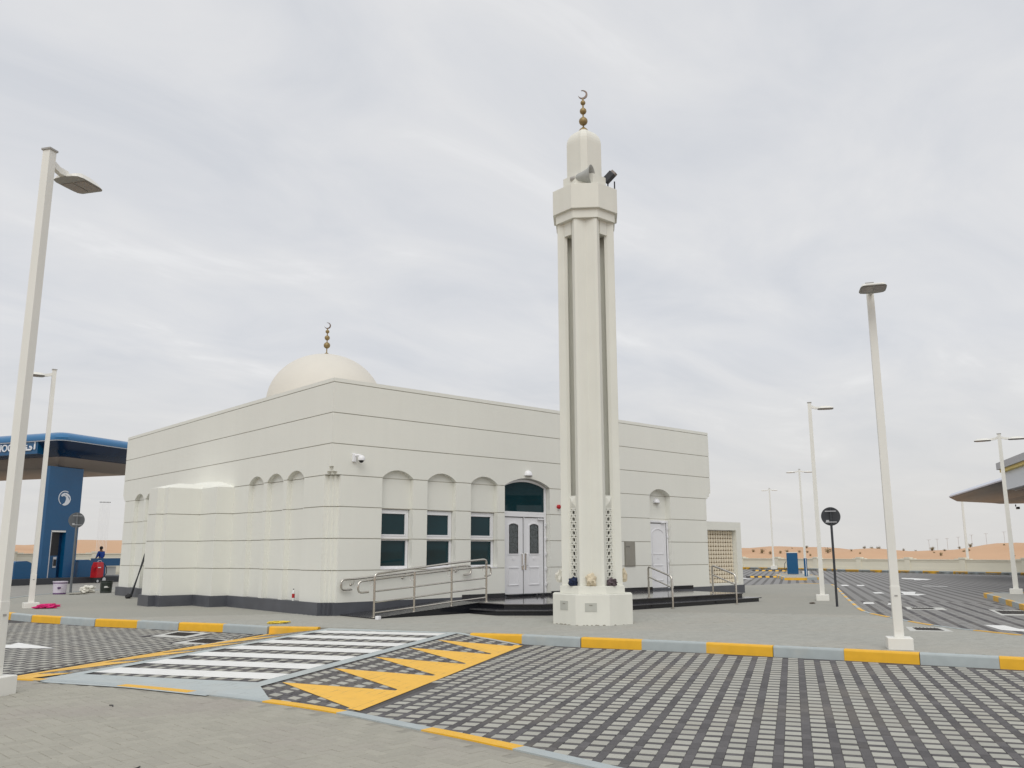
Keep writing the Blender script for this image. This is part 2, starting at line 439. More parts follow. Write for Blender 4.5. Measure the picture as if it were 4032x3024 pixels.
for va, vb in zip(VK[:-1], VK[1:]):
    mb.add([UV(near_u(va) - .3, va, ramp_z(va) - .013), UV(near_u(va) + .1, va, ramp_z(va) - .013), UV(near_u(vb) + .1, vb, ramp_z(vb) - .013), UV(near_u(vb) - .3, vb, ramp_z(vb) - .013)], [(0, 1, 2, 3)])
mb.build('crossing_bed', JDARK, cross)

def sheet(name, pts, z_off, m, parent, n=6, rz=ramp_z):
    """flat print laid on the crossing: polygon in crossing coordinates, subdivided so that it bends with the ramp"""
    mb = MB()
    mb.add([UV(u, v, rz(v) + z_off) for u, v in pts], [tuple(range(len(pts)))])
    o = mb.build(name, m, parent)
    bm = bmesh.new(); bm.from_mesh(o.data)
    for f in bm.faces:
        if f.normal.z < 0: f.normal_flip()
    bm.to_mesh(o.data); bm.free()
    return o
for u0 in (0.93, 1.97, 3.01, 4.05, 5.10, 6.15, 7.2):
    w = 0.54; u0 -= .04
    sheet('white_stripe', [(u0, 1.66), (u0 + w, 1.66), (u0 + w, 4.38), (u0, 4.38)], 0.006, LWHT, cross)
for va, vb in ((1.44, 1.66), (4.38, 4.58)):
    sheet('grey_edge_band', [(near_u(va) - 0.02, va), (far_u(va), va), (far_u(vb), vb), (near_u(vb) - 0.02, vb)], 0.005, LGRY, cross)
sheet('grey_apron', [(near_u(1.66) - 0.12, 1.66), (0.62, 1.66), (0.70, 4.38), (near_u(4.38) - 0.12, 4.38), (near_u(3) - 0.1, 3.0)], 0.005, LGRY, cross)
sheet('grey_apron', [(7.75, 1.66), (far_u(1.66), 1.66), (far_u(4.38), 4.38), (7.8, 4.38)], 0.005, LGRY, cross)
sheet('grey_apron', [(near_u(0.55) - 0.02, 0.55), (near_u(1.44) + 0.75, 1.44), (near_u(1.44) - 0.02, 1.44)], 0.005, LGRY, cross)
for k in range(5):       # ramp down to the right: yellow teeth on a yellow foot
    ub = 0.02 + 1.42 * k
    ua = ub + 0.97 + 0.03 * k
    sheet('yellow_triangle', [(ub, 0.02), (ub + 1.40, 0.02), (ub + 1.40, 0.12), (ub + 0.78, 1.36), (ub, 0.12)] if False else [(ub, 0.02), (ub + 1.42, 0.02), (ub + 0.72, 1.38)], 0.006, LYEL, cross)
    sheet('yellow_triangle', [(ub + 0.1, 6.0), (ub + 1.52, 6.0), (ub + 0.8, 4.64)], 0.006, LYEL, cross)
sheet('yellow_foot_line', [(0.0, -0.05), (7.35, -0.05), (7.3, 0.10), (0.0, 0.10)], 0.008, LYEL, cross)
sheet('yellow_foot_line', [(0.05, 5.86), (8.2, 5.86), (8.2, 6.1), (0.05, 6.1)], 0.008, LYEL, cross)
sheet('grey_edge_band', [(7.35, 0.05), (7.5, 0.05), (7.93, 1.44), (7.7, 1.44)], 0.007, LGRY, cross)

# ------------------------------------------------------------------ paving
def paver_mesh(name, w, l, m, h=0.012, ch=0.006):
    x, y = w / 2, l / 2
    vs = [(-x, -y, -h), (x, -y, -h), (x, y, -h), (-x, y, -h), (-x, -y, -ch), (x, -y, -ch), (x, y, -ch), (-x, y, -ch),
          (-x + ch, -y + ch, 0), (x - ch, -y + ch, 0), (x - ch, y - ch, 0), (-x + ch, y - ch, 0)]
    fs = [(8, 9, 10, 11)]
    for a in (0, 4):
        for i in range(4):
            j = (i + 1) % 4
            fs.append((a + i, a + j, a + 4 + j, a + 4 + i))
    me = bpy.data.meshes.new(name); me.from_pydata(vs, [], fs); me.materials.append(m)
    return me, vs, fs
def lay(parent, name, items, cap=300, h=0.012, ch=0.006):
    """items: (x, y, z, angle, w, l, material, tilt); the ones nearest the viewer are single parts, the rest one joined part a material"""
    items.sort(key=lambda q: (q[0] - CAM.x) ** 2 + (q[1] - CAM.y) ** 2)
    cache = {}; bulk = {}
    for i, (x, y, z, a, w, l, m, tl) in enumerate(items):
        key = (round(w, 3), round(l, 3), m.name)
        if key not in cache:
            cache[key] = paver_mesh(name, w, l, m, h, ch)
        me, vs, fs = cache[key]
        tx, ty = random.gauss(0, 0.006), random.gauss(0, 0.006)
        dz = random.gauss(0, 0.0009)
        if i < cap:
            o = bpy.data.objects.new(name, me); COL.objects.link(o); o.parent = parent
            o.location = (x, y, z + dz); o.rotation_euler = (tx + tl[0], ty + tl[1], a) if tl == (0, 0) else Matrix.Identity(3).to_euler()
            if tl != (0, 0):
                R = Vector((tl[0], tl[1], 1)).normalized().to_track_quat('Z', 'Y').to_matrix()
                q = Vector((0, 0, 1)).rotation_difference(Vector((tl[0], tl[1], 1)).normalized())
                o.rotation_mode = 'QUATERNION'
                o.rotation_quaternion = q @ Matrix.Rotation(a, 3, 'Z').to_quaternion()
        else:
            b = bulk.setdefault(m.name, (MB(), m))[0]
            ca, sa = cos(a), sin(a); o_ = len(b.v)
            for p in vs:
                xx, yy = ca * p[0] - sa * p[1], sa * p[0] + ca * p[1]
                zz_ = p[2] + dz + (p[0] * ty * -1 + p[1] * tx) - (xx * tl[0] + yy * tl[1])
                b.v.append((x + xx, y + yy, z + zz_))
            for f in fs:
                b.f.append([o_ + q for q in f]); b.mi.append(0)
    for k, (b, m) in bulk.items():
        o = b.build(name, m, parent); o['kind'] = 'stuff'
def poly_ok(x, y, a, w, l, polys, fn=None):
    ca, sa = cos(a), sin(a)
    for sx in (-.5, .5):
        for sy in (-.5, .5):
            p = (x + ca * sx * w - sa * sy * l, y + sa * sx * w + ca * sy * l)
            if not any(inside(p, q) for q in polys): return False
            if fn and not fn(p): return False
    return True
def in_view(x, y, maxd, margin=0.9):
    d = Vector((x - CAM.x, y - CAM.y)); D = d.length
    if D > maxd: return False
    f2 = Vector((fw.x, fw.y)).normalized(); r2 = Vector((rt.x, rt.y))
    z = d.dot(f2); s = d.dot(r2)
    return z > 2.2 and abs(s) < 0.66 * z + margin
# road to the right of the crossing, and to its left
AP = radians(30.7)
D1 = Vector((cos(AP), sin(AP))); D2 = Vector((-sin(AP), cos(AP)))
nearL = offset_line(NEARs, 0.17)
roadA = [tuple(p) for p in nearL] + [(-3, -26), (6, -26)] + [tuple(p) for p in offset_line(KRs, -0.20)][::-1] + [(-2.0, -4.0)] + [tuple(p) for p in offset_line(KLs, 0.20)] + [(-7, 12), (-11, 6)]
def uv_of(p):
    d = Vector(p) - O2
    return d.dot(E1), d.dot(E2)
def off_table(p):
    u, v = uv_of(p)
    return v < -0.04 or v > 6.1 or u < -1.5
holes = []
def off_holes(p):
    return off_table(p) and not any(inside(p, h) for h in holes)
DRL1 = [(-4.73, -0.74), (-3.82, 0.05), (-3.45, -0.9), (-4.3, -1.66)]
DRL2 = [(-4.94, -2.58), (-4.06, -1.95), (-3.74, -2.78), (-4.5, -3.45)]
holes += [DRL1, DRL2]
items = []
for i in range(-150, 150):
    for j in range(-150, 150):
        c = i * 0.25 * D1 + j * 0.25 * D2 + Vector((-3.0, -13.0))
        if not in_view(c.x, c.y, 27): continue
        if poly_ok(c.x, c.y, AP, 0.152, 0.155, [roadA], off_holes):
            items.append((c.x, c.y, ZR, AP, 0.152, 0.155, PLIGHT, (0, 0)))
        q = c + 0.125 * D2 + (0.125 if (j % 2) else 0.06) * D1
        if poly_ok(q.x, q.y, AP, 0.244, 0.088, [roadA], off_holes):
            items.append((q.x, q.y, ZR - 0.0012, AP, 0.244, 0.088, PDARK, (0, 0)))
        q = c + 0.125 * D1
        if poly_ok(q.x, q.y, AP, 0.090, 0.152, [roadA], off_holes):
            items.append((q.x, q.y, ZR - 0.0015, AP, 0.090, 0.152, PDARK, (0, 0)))
lay(road, 'road_paver', items, h=0.008, ch=0.002)
# crossing pavers (lights set a quarter turn, dark field round them)
items = []
AC = atan2(E1.y, E1.x)
def crossing_clear(u, v):
    if u < near_u(v) + (0.75 if v > 1.44 else 0.05) or u > far_u(v) - 0.25: return False
    for va in (1.44, 1.66, 4.38, 4.58):
        if abs(v - va) < 0.09: return False
    return not (1.44 < v < 1.66 or 4.38 < v < 4.58)
for i in range(-10, 40):
    for j in range(0, 26):
        u, v = i * 0.25 + 0.07, j * 0.25 + 0.07
        if not crossing_clear(u, v): continue
        s = ZR / 1.44
        tl = (0, 0)
        if v < 1.44: g = -s; tl = (E2.x * s, E2.y * s)
        elif v > 4.58: tl = (-E2.x * s, -E2.y * s)
        if (j % 2) and v < 1.44 and False: continue
        x, y, z = UV(u, v, ramp_z(v))
        items.append((x, y, z + 0.002, AC, 0.150, 0.112, PLIGHT, tl))
        u2 = u + 0.125
        x, y, z = UV(u2, v, ramp_z(v)); items.append((x, y, z + 0.0005, AC, 0.090, 0.235, PDARK, tl))
        x, y, z = UV(u, v + 0.125, ramp_z(v + 0.125))
        if crossing_clear(u, v + 0.125): items.append((x, y, z + 0.0003, AC, 0.150, 0.124, PDARK, tl))
lay(cross, 'crossing_paver', items, cap=300, h=0.008, ch=0.002)
# pavement the viewer stands on: herringbone
items = []
w_, l_ = 0.118, 0.236
ah = radians(3)
H1 = Vector((cos(ah), sin(ah))); H2 = Vector((-sin(ah), cos(ah)))
nearIn = [tuple(p) for p in offset_line(NEARs, -0.02)] + [(-40, -26), (-40, 1.5)]
a_ = w_
for i in range(-90, 90):
    for j in range(-60, 60):
        # 2:1 herringbone lattice
        for kind in (0, 1):
            bx = (i * 1 + j * 2) * a_ ; by = (i * 1 - j * 2) * a_
            if kind == 0: cx, cy, ang = bx + a_, by + a_ / 2, 0.0
            else: cx, cy, ang = bx + a_ / 2, by + 2 * a_, pi / 2
            c = Vector((-9.5, -15)) + cx * H1 + cy * H2
            if not in_view(c.x, c.y, 15, 0.5): continue
            g = 0.004
            if poly_ok(c.x, c.y, ah + ang, l_ - g, w_ - g, [nearIn]) and (Vector((c.x + 9.34, c.y + 8.83)).length > 0.2):
                items.append((c.x, c.y, 0.0, ah + ang, l_ - g, w_ - g, PNEAR, (0, 0)))
seen = set(); it2 = []
for q in items:
    k = (round(q[0], 2), round(q[1], 2))
    if k in seen: continue
    seen.add(k); it2.append(q)
lay(nearw, 'pavement_paver', it2, h=0.010, ch=0.004)
# mosque sidewalk: running bond along the facade
items = []
walkIn = walk_poly
BLD = [(-0.1, -0.1), (17.2, -0.1), (17.2, 17), (-0.1, 17)]
for i in range(-60, 130):
    for j in range(-150, 60):
        x = i * 0.24 + (0.12 if j % 2 else 0); y = j * 0.12
        if not in_view(x, y, 25): continue
        if inside((x, y), BLD) or (3.3 < x < 14.8 and -4.2 < y < 0) or (0.2 < x < 4 and -1.7 < y < 0): continue
        if Vector((x - 3.57, y + 6.21)).length < 0.8: continue
        if poly_ok(x, y, 0, 0.237, 0.117, [walkIn]):
            items.append((x, y, 0.0, 0, 0.237, 0.117, PWALK, (0, 0)))
lay(walk, 'sidewalk_paver', items, h=0.010, ch=0.003)
# the wide road on the far side: two light courses to one dark
items = []
roadB = [tuple(p) for p in offset_line(KBs, 0.14)] + [(12, -19), (26, -12), (44, 6)]
for i in range(-20, 120):
    for j in range(-140, 60):
        c = (i * 0.24 + (0.12 if j % 2 else 0)) * D1 + j * 0.16 * D2 + Vector((14, -12))
        if not in_view(c.x, c.y, 36): continue
        if (c.x > 16 and c.y < -0.5 * (16 - c.x) * 0 - 9.3 and c.x > 19): continue
        if poly_ok(c.x, c.y, AP, 0.236, 0.156, [roadB]):
            items.append((c.x, c.y, ZR, AP, 0.236, 0.156, PDARK if j % 3 == 0 else ROADG if False else (PDARK if j % 3 == 0 else mat('mid_grey_paver', (0.245, 0.24, 0.232), 0.85, 0.1, 18, 0.3, 150, island=0.12, tint=((0.26, 0.24, 0.21), 0.4, 0.5, 0.8, 0.5))), (0, 0)))
lay(road, 'road_paver', items, cap=0)
# farther out the courses are only a colour change in the surface
def far_road_material():
    m = bpy.data.materials.new('far_road_paving'); m.use_nodes = True
    nt = m.node_tree; b = nt.nodes['Principled BSDF']; L = nt.links.new
    g = nt.nodes.new('ShaderNodeNewGeometry')
    mpn = nt.nodes.new('ShaderNodeMapping'); mpn.vector_type = 'POINT'
    mpn.inputs['Rotation'].default_value = (0, 0, -AP)
    L(g.outputs['Position'], mpn.inputs[0])
    sp = nt.nodes.new('ShaderNodeSeparateXYZ'); L(mpn.outputs[0], sp.inputs[0])
    dv = nt.nodes.new('ShaderNodeMath'); dv.operation = 'DIVIDE'; L(sp.outputs[1], dv.inputs[0]); dv.inputs[1].default_value = 0.48
    fr = nt.nodes.new('ShaderNodeMath'); fr.operation = 'FRACT'; L(dv.outputs[0], fr.inputs[0])
    gt = nt.nodes.new('ShaderNodeMath'); gt.operation = 'GREATER_THAN'; L(fr.outputs[0], gt.inputs[0]); gt.inputs[1].default_value = 0.36
    ns = nt.nodes.new('ShaderNodeTexNoise'); ns.inputs['Scale'].default_value = 0.25; ns.inputs['Detail'].default_value = 6; L(g.outputs['Position'], ns.inputs['Vector'])
    mx = nt.nodes.new('ShaderNodeMix'); mx.data_type = 'RGBA'; L(gt.outputs[0], mx.inputs[0])
    mx.inputs[6].default_value = (0.115, 0.11, 0.108, 1); mx.inputs[7].default_value = (0.245, 0.24, 0.235, 1)
    m2 = nt.nodes.new('ShaderNodeMix'); m2.data_type = 'RGBA'
    mr = nt.nodes.new('ShaderNodeMapRange'); L(ns.outputs['Fac'], mr.inputs[0]); mr.inputs[1].default_value = .4; mr.inputs[2].default_value = .75; mr.inputs[4].default_value = .5
    L(mr.outputs[0], m2.inputs[0]); L(mx.outputs[2], m2.inputs[6]); m2.inputs[7].default_value = (0.235, 0.23, 0.22, 1)
    L(m2.outputs[2], b.inputs['Base Color']); b.inputs['Roughness'].default_value = 0.9
    return m
FARR = far_road_material()
MB().prism([tuple(p) for p in KBs][::-1][:1] + [(6.6, -19), (6.6, -45), (62.5, -45), (62.5, -22), (66.2, 4), (70.6, 24.5), (72, 40), (27, 40), (27.1, 4.9)] + [tuple(p) for p in KBs], -0.4, ZR - 0.002, top=True).build('far_road_surface', FARR, road)
# station forecourt
fc = MB().prism([(-30, 17.5), (-8, 12.5), (-6.2, 14.8), (-4.6, 17.0), (-3.2, 19.2), (-1.6, 21.2), (0.3, 23.0), (3, 25.5), (6, 27), (27, 27), (27, 58), (-30, 62)], -0.5, ZR + 0.0).build('forecourt', CONC)
fc['kind'] = 'structure'

# ------------------------------------------------------------------ kerbs
def kerb(name, line, width, z_top, z_bot, first, seg_pts=None, seg_len=1.2, label=None, off=0.0, batter=0.02, chamf=0.03, inner=True):
    """a run of painted kerb stones; line = back edge, the road lies to the left of it when width > 0"""
    root = struct_root(name)
    if seg_pts is None:
        P = resample([tuple(p) for p in line], 0.25)
        tot = [0.0]
        for a, b in zip(P[:-1], P[1:]): tot.append(tot[-1] + (b - a).length)
        n = max(1, round(tot[-1] / seg_len)); L = tot[-1] / n
        cuts = []
        for k in range(n):
            seg = [p for p, t in zip(P, tot) if k * L - 1e-6 <= t <= (k + 1) * L + 1e-6]
            if len(seg) < 2: continue
            cuts.append(seg)
        # close the gaps between neighbouring stones
        for k in range(len(cuts) - 1):
            cuts[k].append(cuts[k + 1][0])
    else:
        cuts = [[Vector(a), Vector(a).lerp(Vector(b), .5), Vector(b)] for a, b in zip(seg_pts[:-1], seg_pts[1:])]
    col = first
    for seg in cuts:
        seg = [seg[0]] + [p for a, p in zip(seg[:-1], seg[1:]) if (p - a).length > 1e-4]
        if len(seg) < 2: continue
        # 4 mm joint
        d0 = (seg[1] - seg[0]).normalized(); d1 = (seg[-1] - seg[-2]).normalized()
        seg = [seg[0] + 0.004 * d0] + seg[1:-1] + [seg[-1] - 0.004 * d1]
        s = 1 if width > 0 else -1
        w = abs(width)
        prof = [(0, z_bot), (0, z_top), (w - chamf, z_top), (w - chamf * 0.3, z_top - chamf * 0.3), (w, z_top - chamf), (w + batter, z_bot)]
        rings = []
        for i, p in enumerate(seg):
            t = (seg[min(i + 1, len(seg) - 1)] - seg[max(i - 1, 0)]).normalized()
            nrm = Vector((-t.y, t.x)) * s
            rings.append([(p.x + nrm.x * (q + off), p.y + nrm.y * (q + off), z) for q, z in prof])
        mb = MB(); mb.loft(rings)
        o = fix_normals(mb.build('kerb_stone', KYEL if col else KGRY, root))
        col = not col
    return root
kerb('kerb', None, 0.15, 0.012, -0.4, True, seg_pts=KL)
kerb('kerb', None, -0.15, 0.012, -0.4, True, seg_pts=KR)
kerb('kerb', KBs, 0.11, 0.006, -0.4, True, seg_len=1.25, chamf=0.015, batter=0.0)
kerb('kerb', [(p[0], p[1]) for p in BACKs], 0.12, 0.012, -0.4, False, seg_len=40.0, chamf=0.015)
# flush edging of the near pavement: painted lengths follow the photograph
nk = struct_root('kerb')
NK = resample([tuple(p) for p in NEARs], 0.12)
def near_i(q):
    return min(range(len(NK)), key=lambda i: (NK[i] - Vector(q)).length)
def flush(q0, q1, m, w=0.15):
    P = NK[near_i(q0):near_i(q1) + 1]
    if len(P) < 2: return
    rings = []
    for i, p in enumerate(P):
        k = NK.index(p)
        t = (NK[min(k + 1, len(NK) - 1)] - NK[max(k - 1, 0)]).normalized(); n = Vector((-t.y, t.x))
        if n.x < 0: n = -n
        rings.append([(p.x - n.x * .015, p.y - n.y * .015, -0.4), (p.x - n.x * .015, p.y - n.y * .015, 0.008), (p.x + n.x * (w - .02), p.y + n.y * (w - .02), 0.008), (p.x + n.x * w, p.y + n.y * w, -0.01), (p.x + n.x * (w + .01), p.y + n.y * (w + .01), -0.4)])
    mb = MB(); mb.loft(rings); fix_normals(mb.build('kerb_stone', m, nk))
ENDS = [(-14.5, 1.5), (-9.95, -5.95), (-8.62, -7.95), (-8.05, -9.07), (-7.61, -10.21), (-7.28, -11.3), (-6.99, -12.6), (-6.89, -13.85), (-6.75, -14.95), (-6.72, -16.3), (-6.7, -17.6), (-6.7, -26)]
for k in range(len(ENDS) - 1):
    flush(ENDS[k], ENDS[k + 1], KYEL if k % 2 else KGRY)

# islands and the far kerb
def island(name, poly, first, seg_len, z=0.0, top=None):
    root = kerb(name, [*poly, poly[0]], -0.16, z + 0.01, -0.4, first, seg_len=seg_len, off=-0.16)
    MB().prism(poly, -0.35, z).build('island_top', top or PWALK, root)
    return root
island('island', [(26.0, -6.75), (22.0, -8.85), (19.0, -10.4), (15.5, -12.2), (17.5, -15.5), (30, -12.0), (27.2, -7.6)][::-1], True, 1.35)
island('island', [(40.3, 11.0), (41.0, 9.9), (43.3, 9.9), (47.8, 13.2), (51.2, 16.0), (50.6, 17.6), (46.5, 15.5)], True, 1.35)
farK = [(74, 44), (69.9, 24.5), (67.2, 21.5), (66.2, 17.5), (65.3, 13.5), (64.5, 9.5), (63.8, 6.0), (63.0, 2.0), (60.5, -9), (57.5, -22)]
kerb('kerb', farK, 0.2, 0.06, -0.5, True, seg_len=1.36, off=-0.0)
fw_ = MB().prism([(p[0] + 0.0, p[1]) for p in farK] + [(61, -22), (64, -9), (66.8, 2), (72.6, 24.5), (78, 44)], -0.5, 0.0).build('path', PWALK)
fw_['kind'] = 'structure'

# ------------------------------------------------------------------ road markings and drains
mk = struct_root('road_marking')
def mark(pts, m=LWHT, z=ZR + 0.006, name='painted_arrow', parent=None):
    mb = MB(); mb.add([(x, y, z) for x, y in pts], [tuple(range(len(pts)))])
    o = mb.build(name, m, parent or mk)
    bm = bmesh.new(); bm.from_mesh(o.data)
    for f in bm.faces:
        if f.normal.z < 0: f.normal_flip()
    bm.to_mesh(o.data); bm.free()
    return o
mark([(-8.6, -0.2), (-7.45, -0.72), (-7.23, -0.36), (-6.97, -2.1), (-7.75, -1.25), (-8.75, -0.75)])
mark([(50.4, 7.9), (50.41, 7.0), (48.6, 5.0), (47.0, 4.6), (45.9, 5.0), (47.3, 5.6), (48.2, 6.8)])
mark([(28.6, -2.0), (28.9, -2.6), (26.9, -3.45), (27.0, -3.9), (25.4, -4.25), (25.9, -3.1), (26.2, -3.3)])
for q in ([(19.05, -5.07), (19.3, -5.3), (18.4, -5.8), (18.05, -5.55)], [(19.14, -5.94), (19.4, -6.15), (18.5, -6.6), (18.2, -6.35)],
          [(34.84, 4.21), (35.0, 3.9), (33.6, 3.0), (33.3, 3.27)], [(35.3, 3.5), (35.5, 3.2), (34.1, 2.4), (33.9, 2.7)],
          [(27.2, -1.4), (27.4, -1.7), (26.3, -2.4), (26.0, -2.1)], [(36.6, 0.4), (36.7, -0.9), (36.2, -1.0), (36.1, 0.25)], [(61.3, 8.2), (60.4, 3.9), (60.2, 4.0), (61.0, 8.2)],
          [(45.6, 16.9), (46.4, 15.4), (46.2, 15.3), (45.4, 16.8)], [(30.1, 7.0), (31.2, 5.6), (30.9, 5.4), (29.8, 6.8)], [(60.2, 27.5), (61.1, 23.0), (60.8, 22.9), (59.9, 27.4)], [(40.5, 13.5), (42.5, 15.6), (42.4, 15.9), (40.3, 13.8)]):
    mark(q, name='painted_line')
mark([(11.6, -11.9), (11.8, -12.3), (11.0, -12.9), (10.95, -13.6), (10.5, -14.2), (9.9, -14.0), (10.3, -13.4), (10.35, -12.75)])
def drain(outer, inner, z, label):
    r = thing('drain', label, 'drain', (0, 0, 0))
    mb = MB(); n = len(outer)
    mb.prism(outer, z - 0.1, z + 0.005)
    mb.build('concrete_frame', CONCF, r)
    mb = MB(); mb.prism(inner, z - 0.1, z + 0.009); mb.build('grate', GRATE, r)
    a, b = Vector(inner[0]), Vector(inner[1]); c, d = Vector(inner[3]), Vector(inner[2])
    mb = MB()
    for k in range(1, 7):
        p, q = a.lerp(b, k / 7), c.lerp(d, k / 7); t = (q - p)
        mb.box(((p.x + q.x) / 2, (p.y + q.y) / 2, z + 0.012), (t.length * .96, 0.02, 0.008), atan2(t.y, t.x))
    mb.build('grate_bar', GRATE, r)
drain(DRL1, [(-4.4, -0.69), (-3.91, -0.2), (-3.67, -0.86), (-4.2, -1.3)], ZR, 'dark drain grate in pale frame tucked against the yellow kerb left of the crossing')
drain(DRL2, [(-4.66, -2.6), (-4.08, -2.13), (-3.9, -2.78), (-4.42, -3.18)], ZR, 'dark drain grate in pale frame nearest the yellow line of the crossing')
drain([(7.66, -11.75), (8.0, -12.4), (7.2, -12.95), (6.75, -12.25)], [(7.54, -11.95), (7.75, -12.4), (7.25, -12.75), (7.0, -12.28)], 0.0, 'long drain grate sunk in the grey sidewalk beside the tall lamp base')
drain([(17.44, -7.3), (17.9, -8.3), (16.83, -8.9), (16.3, -7.9)], [(17.19, -7.59), (17.52, -8.15), (16.94, -8.5), (16.55, -7.95)], ZR, 'drain grate in white frame on the far road behind the right lamp pole')
drain([(17.95, -9.7), (18.3, -10.9), (16.1, -11.6), (15.6, -10.9)], [(17.6, -10.0), (17.9, -10.8), (16.5, -11.2), (16.1, -10.75)], ZR, 'drain grate in pale frame in front of the yellow and grey island')

# ------------------------------------------------------------------ mosque
BX, BY = 17.15, 16.75
mosque = thing('mosque', 'white cubic mosque with grooved walls, low dome and arched niches beyond the crossing', 'mosque')
def outline(notch, grow=0.0):
    """plan of the building with every corner cut back in steps; notch = list of (along, in) steps from the wall end to the corner"""
    g = grow
    c = []
    def corner(px, py, sx, sy):
        # sx, sy: direction into the building
        pts = notch
        return [(px + sx * (a - 0), py + sy * b) for a, b in pts]
    pts = []
    pts += [(x - g if x < 1 else x, y - g if y < 1 else y) for x, y in corner(0, 0, 1, 1)]
    pts += [(BX - x, y) for x, y in notch][::-1]
    pts += [(BX - x, BY - y) for x, y in notch]
    pts += [(x, BY - y) for x, y in notch][::-1]
    return pts
SQ = [(0, 0.0)]
nA = [(0, .09), (.09, .09), (.09, 0)]
nB = [(0, .20), (.10, .20), (.10, .10), (.20, .10), (.20, 0)]
nC = [(0, .31), (.13, .31), (.13, .22), (.22, .22), (.22, .13), (.31, .13), (.31, 0)]
def inset(poly, d):
    out = []
    for x, y in poly:
        out.append((min(max(x, d), BX - d) if abs(x) < 1e-6 or abs(x - BX) < 1e-6 else (x + d if x < BX / 2 else x - d),
                    min(max(y, d), BY - d) if abs(y) < 1e-6 or abs(y - BY) < 1e-6 else (y + d if y < BY / 2 else y - d)))
    return out
def arch_poly(a0, a1, z0, zs, zt, n=14):
    """segmental arch outline in (a, z)"""
    w = (a1 - a0) / 2; h = zt - zs; R = (w * w + h * h) / (2 * h); c = (a0 + a1) / 2
    th = math.asin(min(1, w / R))
    pts = [(a0, z0), (a1, z0)]
    for k in range(n + 1):
        t = th - 2 * th * k / n
        pts.append((c + R * sin(t), zt - R + R * cos(t)))
    return pts
cut = MB(); cutg = MB()
def cut_front(mb, poly, depth):
    n = len(poly)
    mb.loft([[(a, -0.5, z) for a, z in poly], [(a, depth, z) for a, z in poly]])
def cut_left(mb, poly, depth):
    mb.loft([[(-0.5, a, z) for a, z in poly], [(depth, a, z) for a, z in poly]])
FN = [(1.66, 2.72), (3.23, 4.29), (4.87, 5.94)]
LN = [(1.45, 2.48), (2.71, 3.74), (3.97, 4.98), (11.78, 12.79), (13.02, 14.05), (14.28, 15.31)]
for a, b in FN:
    cut_front(cut, [(a, 2.855), (b, 2.855)] + arch_poly(a, b, 2.8, 3.72, 3.945)[2:], 0.15)
    cut_front(cut, [(a, 1.165), (b, 1.165), (b, 2.855), (a, 2.855)], 0.32)
for mb_, dd in ((cut, 0.0), (cutg, 0.0)):
    cut_front(mb_, arch_poly(6.24, 8.22, 0.2, 3.73, 3.99), 0.34)
    cut_front(mb_, arch_poly(13.36, 14.57, 0.2, 3.72, 3.96), 0.24)
for a, b in FN:
    cut_front(cutg, arch_poly(a, b, 1.165, 3.72, 3.945), 0.152)
for a, b in LN:
    cut_left(cut, arch_poly(a, b, 0.33, 3.715, 3.945), 0.15)
    cut_left(cutg, arch_poly(a, b, 0.33, 3.715, 3.945), 0.172)
cutter = fix_normals(cut.build('cutter', WHITE)); cutterg = fix_normals(cutg.build('cutter', WHITE))
def cut_obj(o, c):
    md = o.modifiers.new('cut', 'BOOLEAN'); md.operation = 'DIFFERENCE'; md.object = c; md.solver = 'EXACT'
    dg = bpy.context.evaluated_depsgraph_get()
    me = bpy.data.meshes.new_from_object(o.evaluated_get(dg))
    o.modifiers.clear(); o.data = me
    return o
GAP = 0.011
def ring_or_solid(poly, z0, z1):
    return MB().prism(poly, z0, z1)
bands = []
levels = [(6.26, 6.375, SQ, 0.0)]
zs = GZ + [0.31]
# band k lies between joint k and joint k+1
def band(z0, z1, notch, name='wall_panel'):
    o = MB().prism(outline(notch), z0, z1).build(name, WHITE, mosque)
    return o
made = []
made.append(band(GZ[0] + GAP, 6.375, SQ, 'parapet_cap'))
made.append(band(GZ[1] + GAP, GZ[0] - GAP, SQ))
made.append(band(GZ[2] + GAP, GZ[1] - GAP, SQ))
made.append(band(3.93, GZ[2] - GAP, SQ))
made.append(band(3.80, 3.93, nA)); made.append(band(GZ[3] + GAP, 3.80, nB))
for k in range(3, 7):
    lo = GZ[k + 1] + GAP if k < 6 else 0.33
    made.append(band(lo, GZ[k] - GAP, nC))
for o in made:
    cut_obj(o, cutter)
for k in range(0, 7):
    o = MB().prism(inset(outline(SQ if k < 3 else nC), 0.022), GZ[k] - GAP, GZ[k] + GAP).build('joint', mat('joint_shadow', (0.42, 0.40, 0.34), 0.9, 0.1, 8), mosque)
    cut_obj(o, cutterg)
bpy.data.objects.remove(cutter); bpy.data.objects.remove(cutterg)
pl = outline(nC)
def grow(poly, d):
    return [((x - d) if x < BX / 2 else (x + d), (y - d) if y < BY / 2 else (y + d)) for x, y in poly]
MB().prism([(x, y if y > 1 else y + .073) for x, y in grow(pl, 0.085)], -0.1, 0.33).build('plinth', PLINTH, mosque)
MB().prism([(0.3, 0.3), (BX - .3, .3), (BX - .3, BY - .3), (.3, BY - .3)], 6.0, 6.2).build('roof', CONC, mosque)
# black skirting above the platform
for a, b in ((4.55, 6.22), (8.24, 13.34), (14.59, 15.75)):
    MB().box(((a + b) / 2, -0.016, 0.34), (b - a, 0.03, 0.12)).build('skirting', GRANITE, mosque)
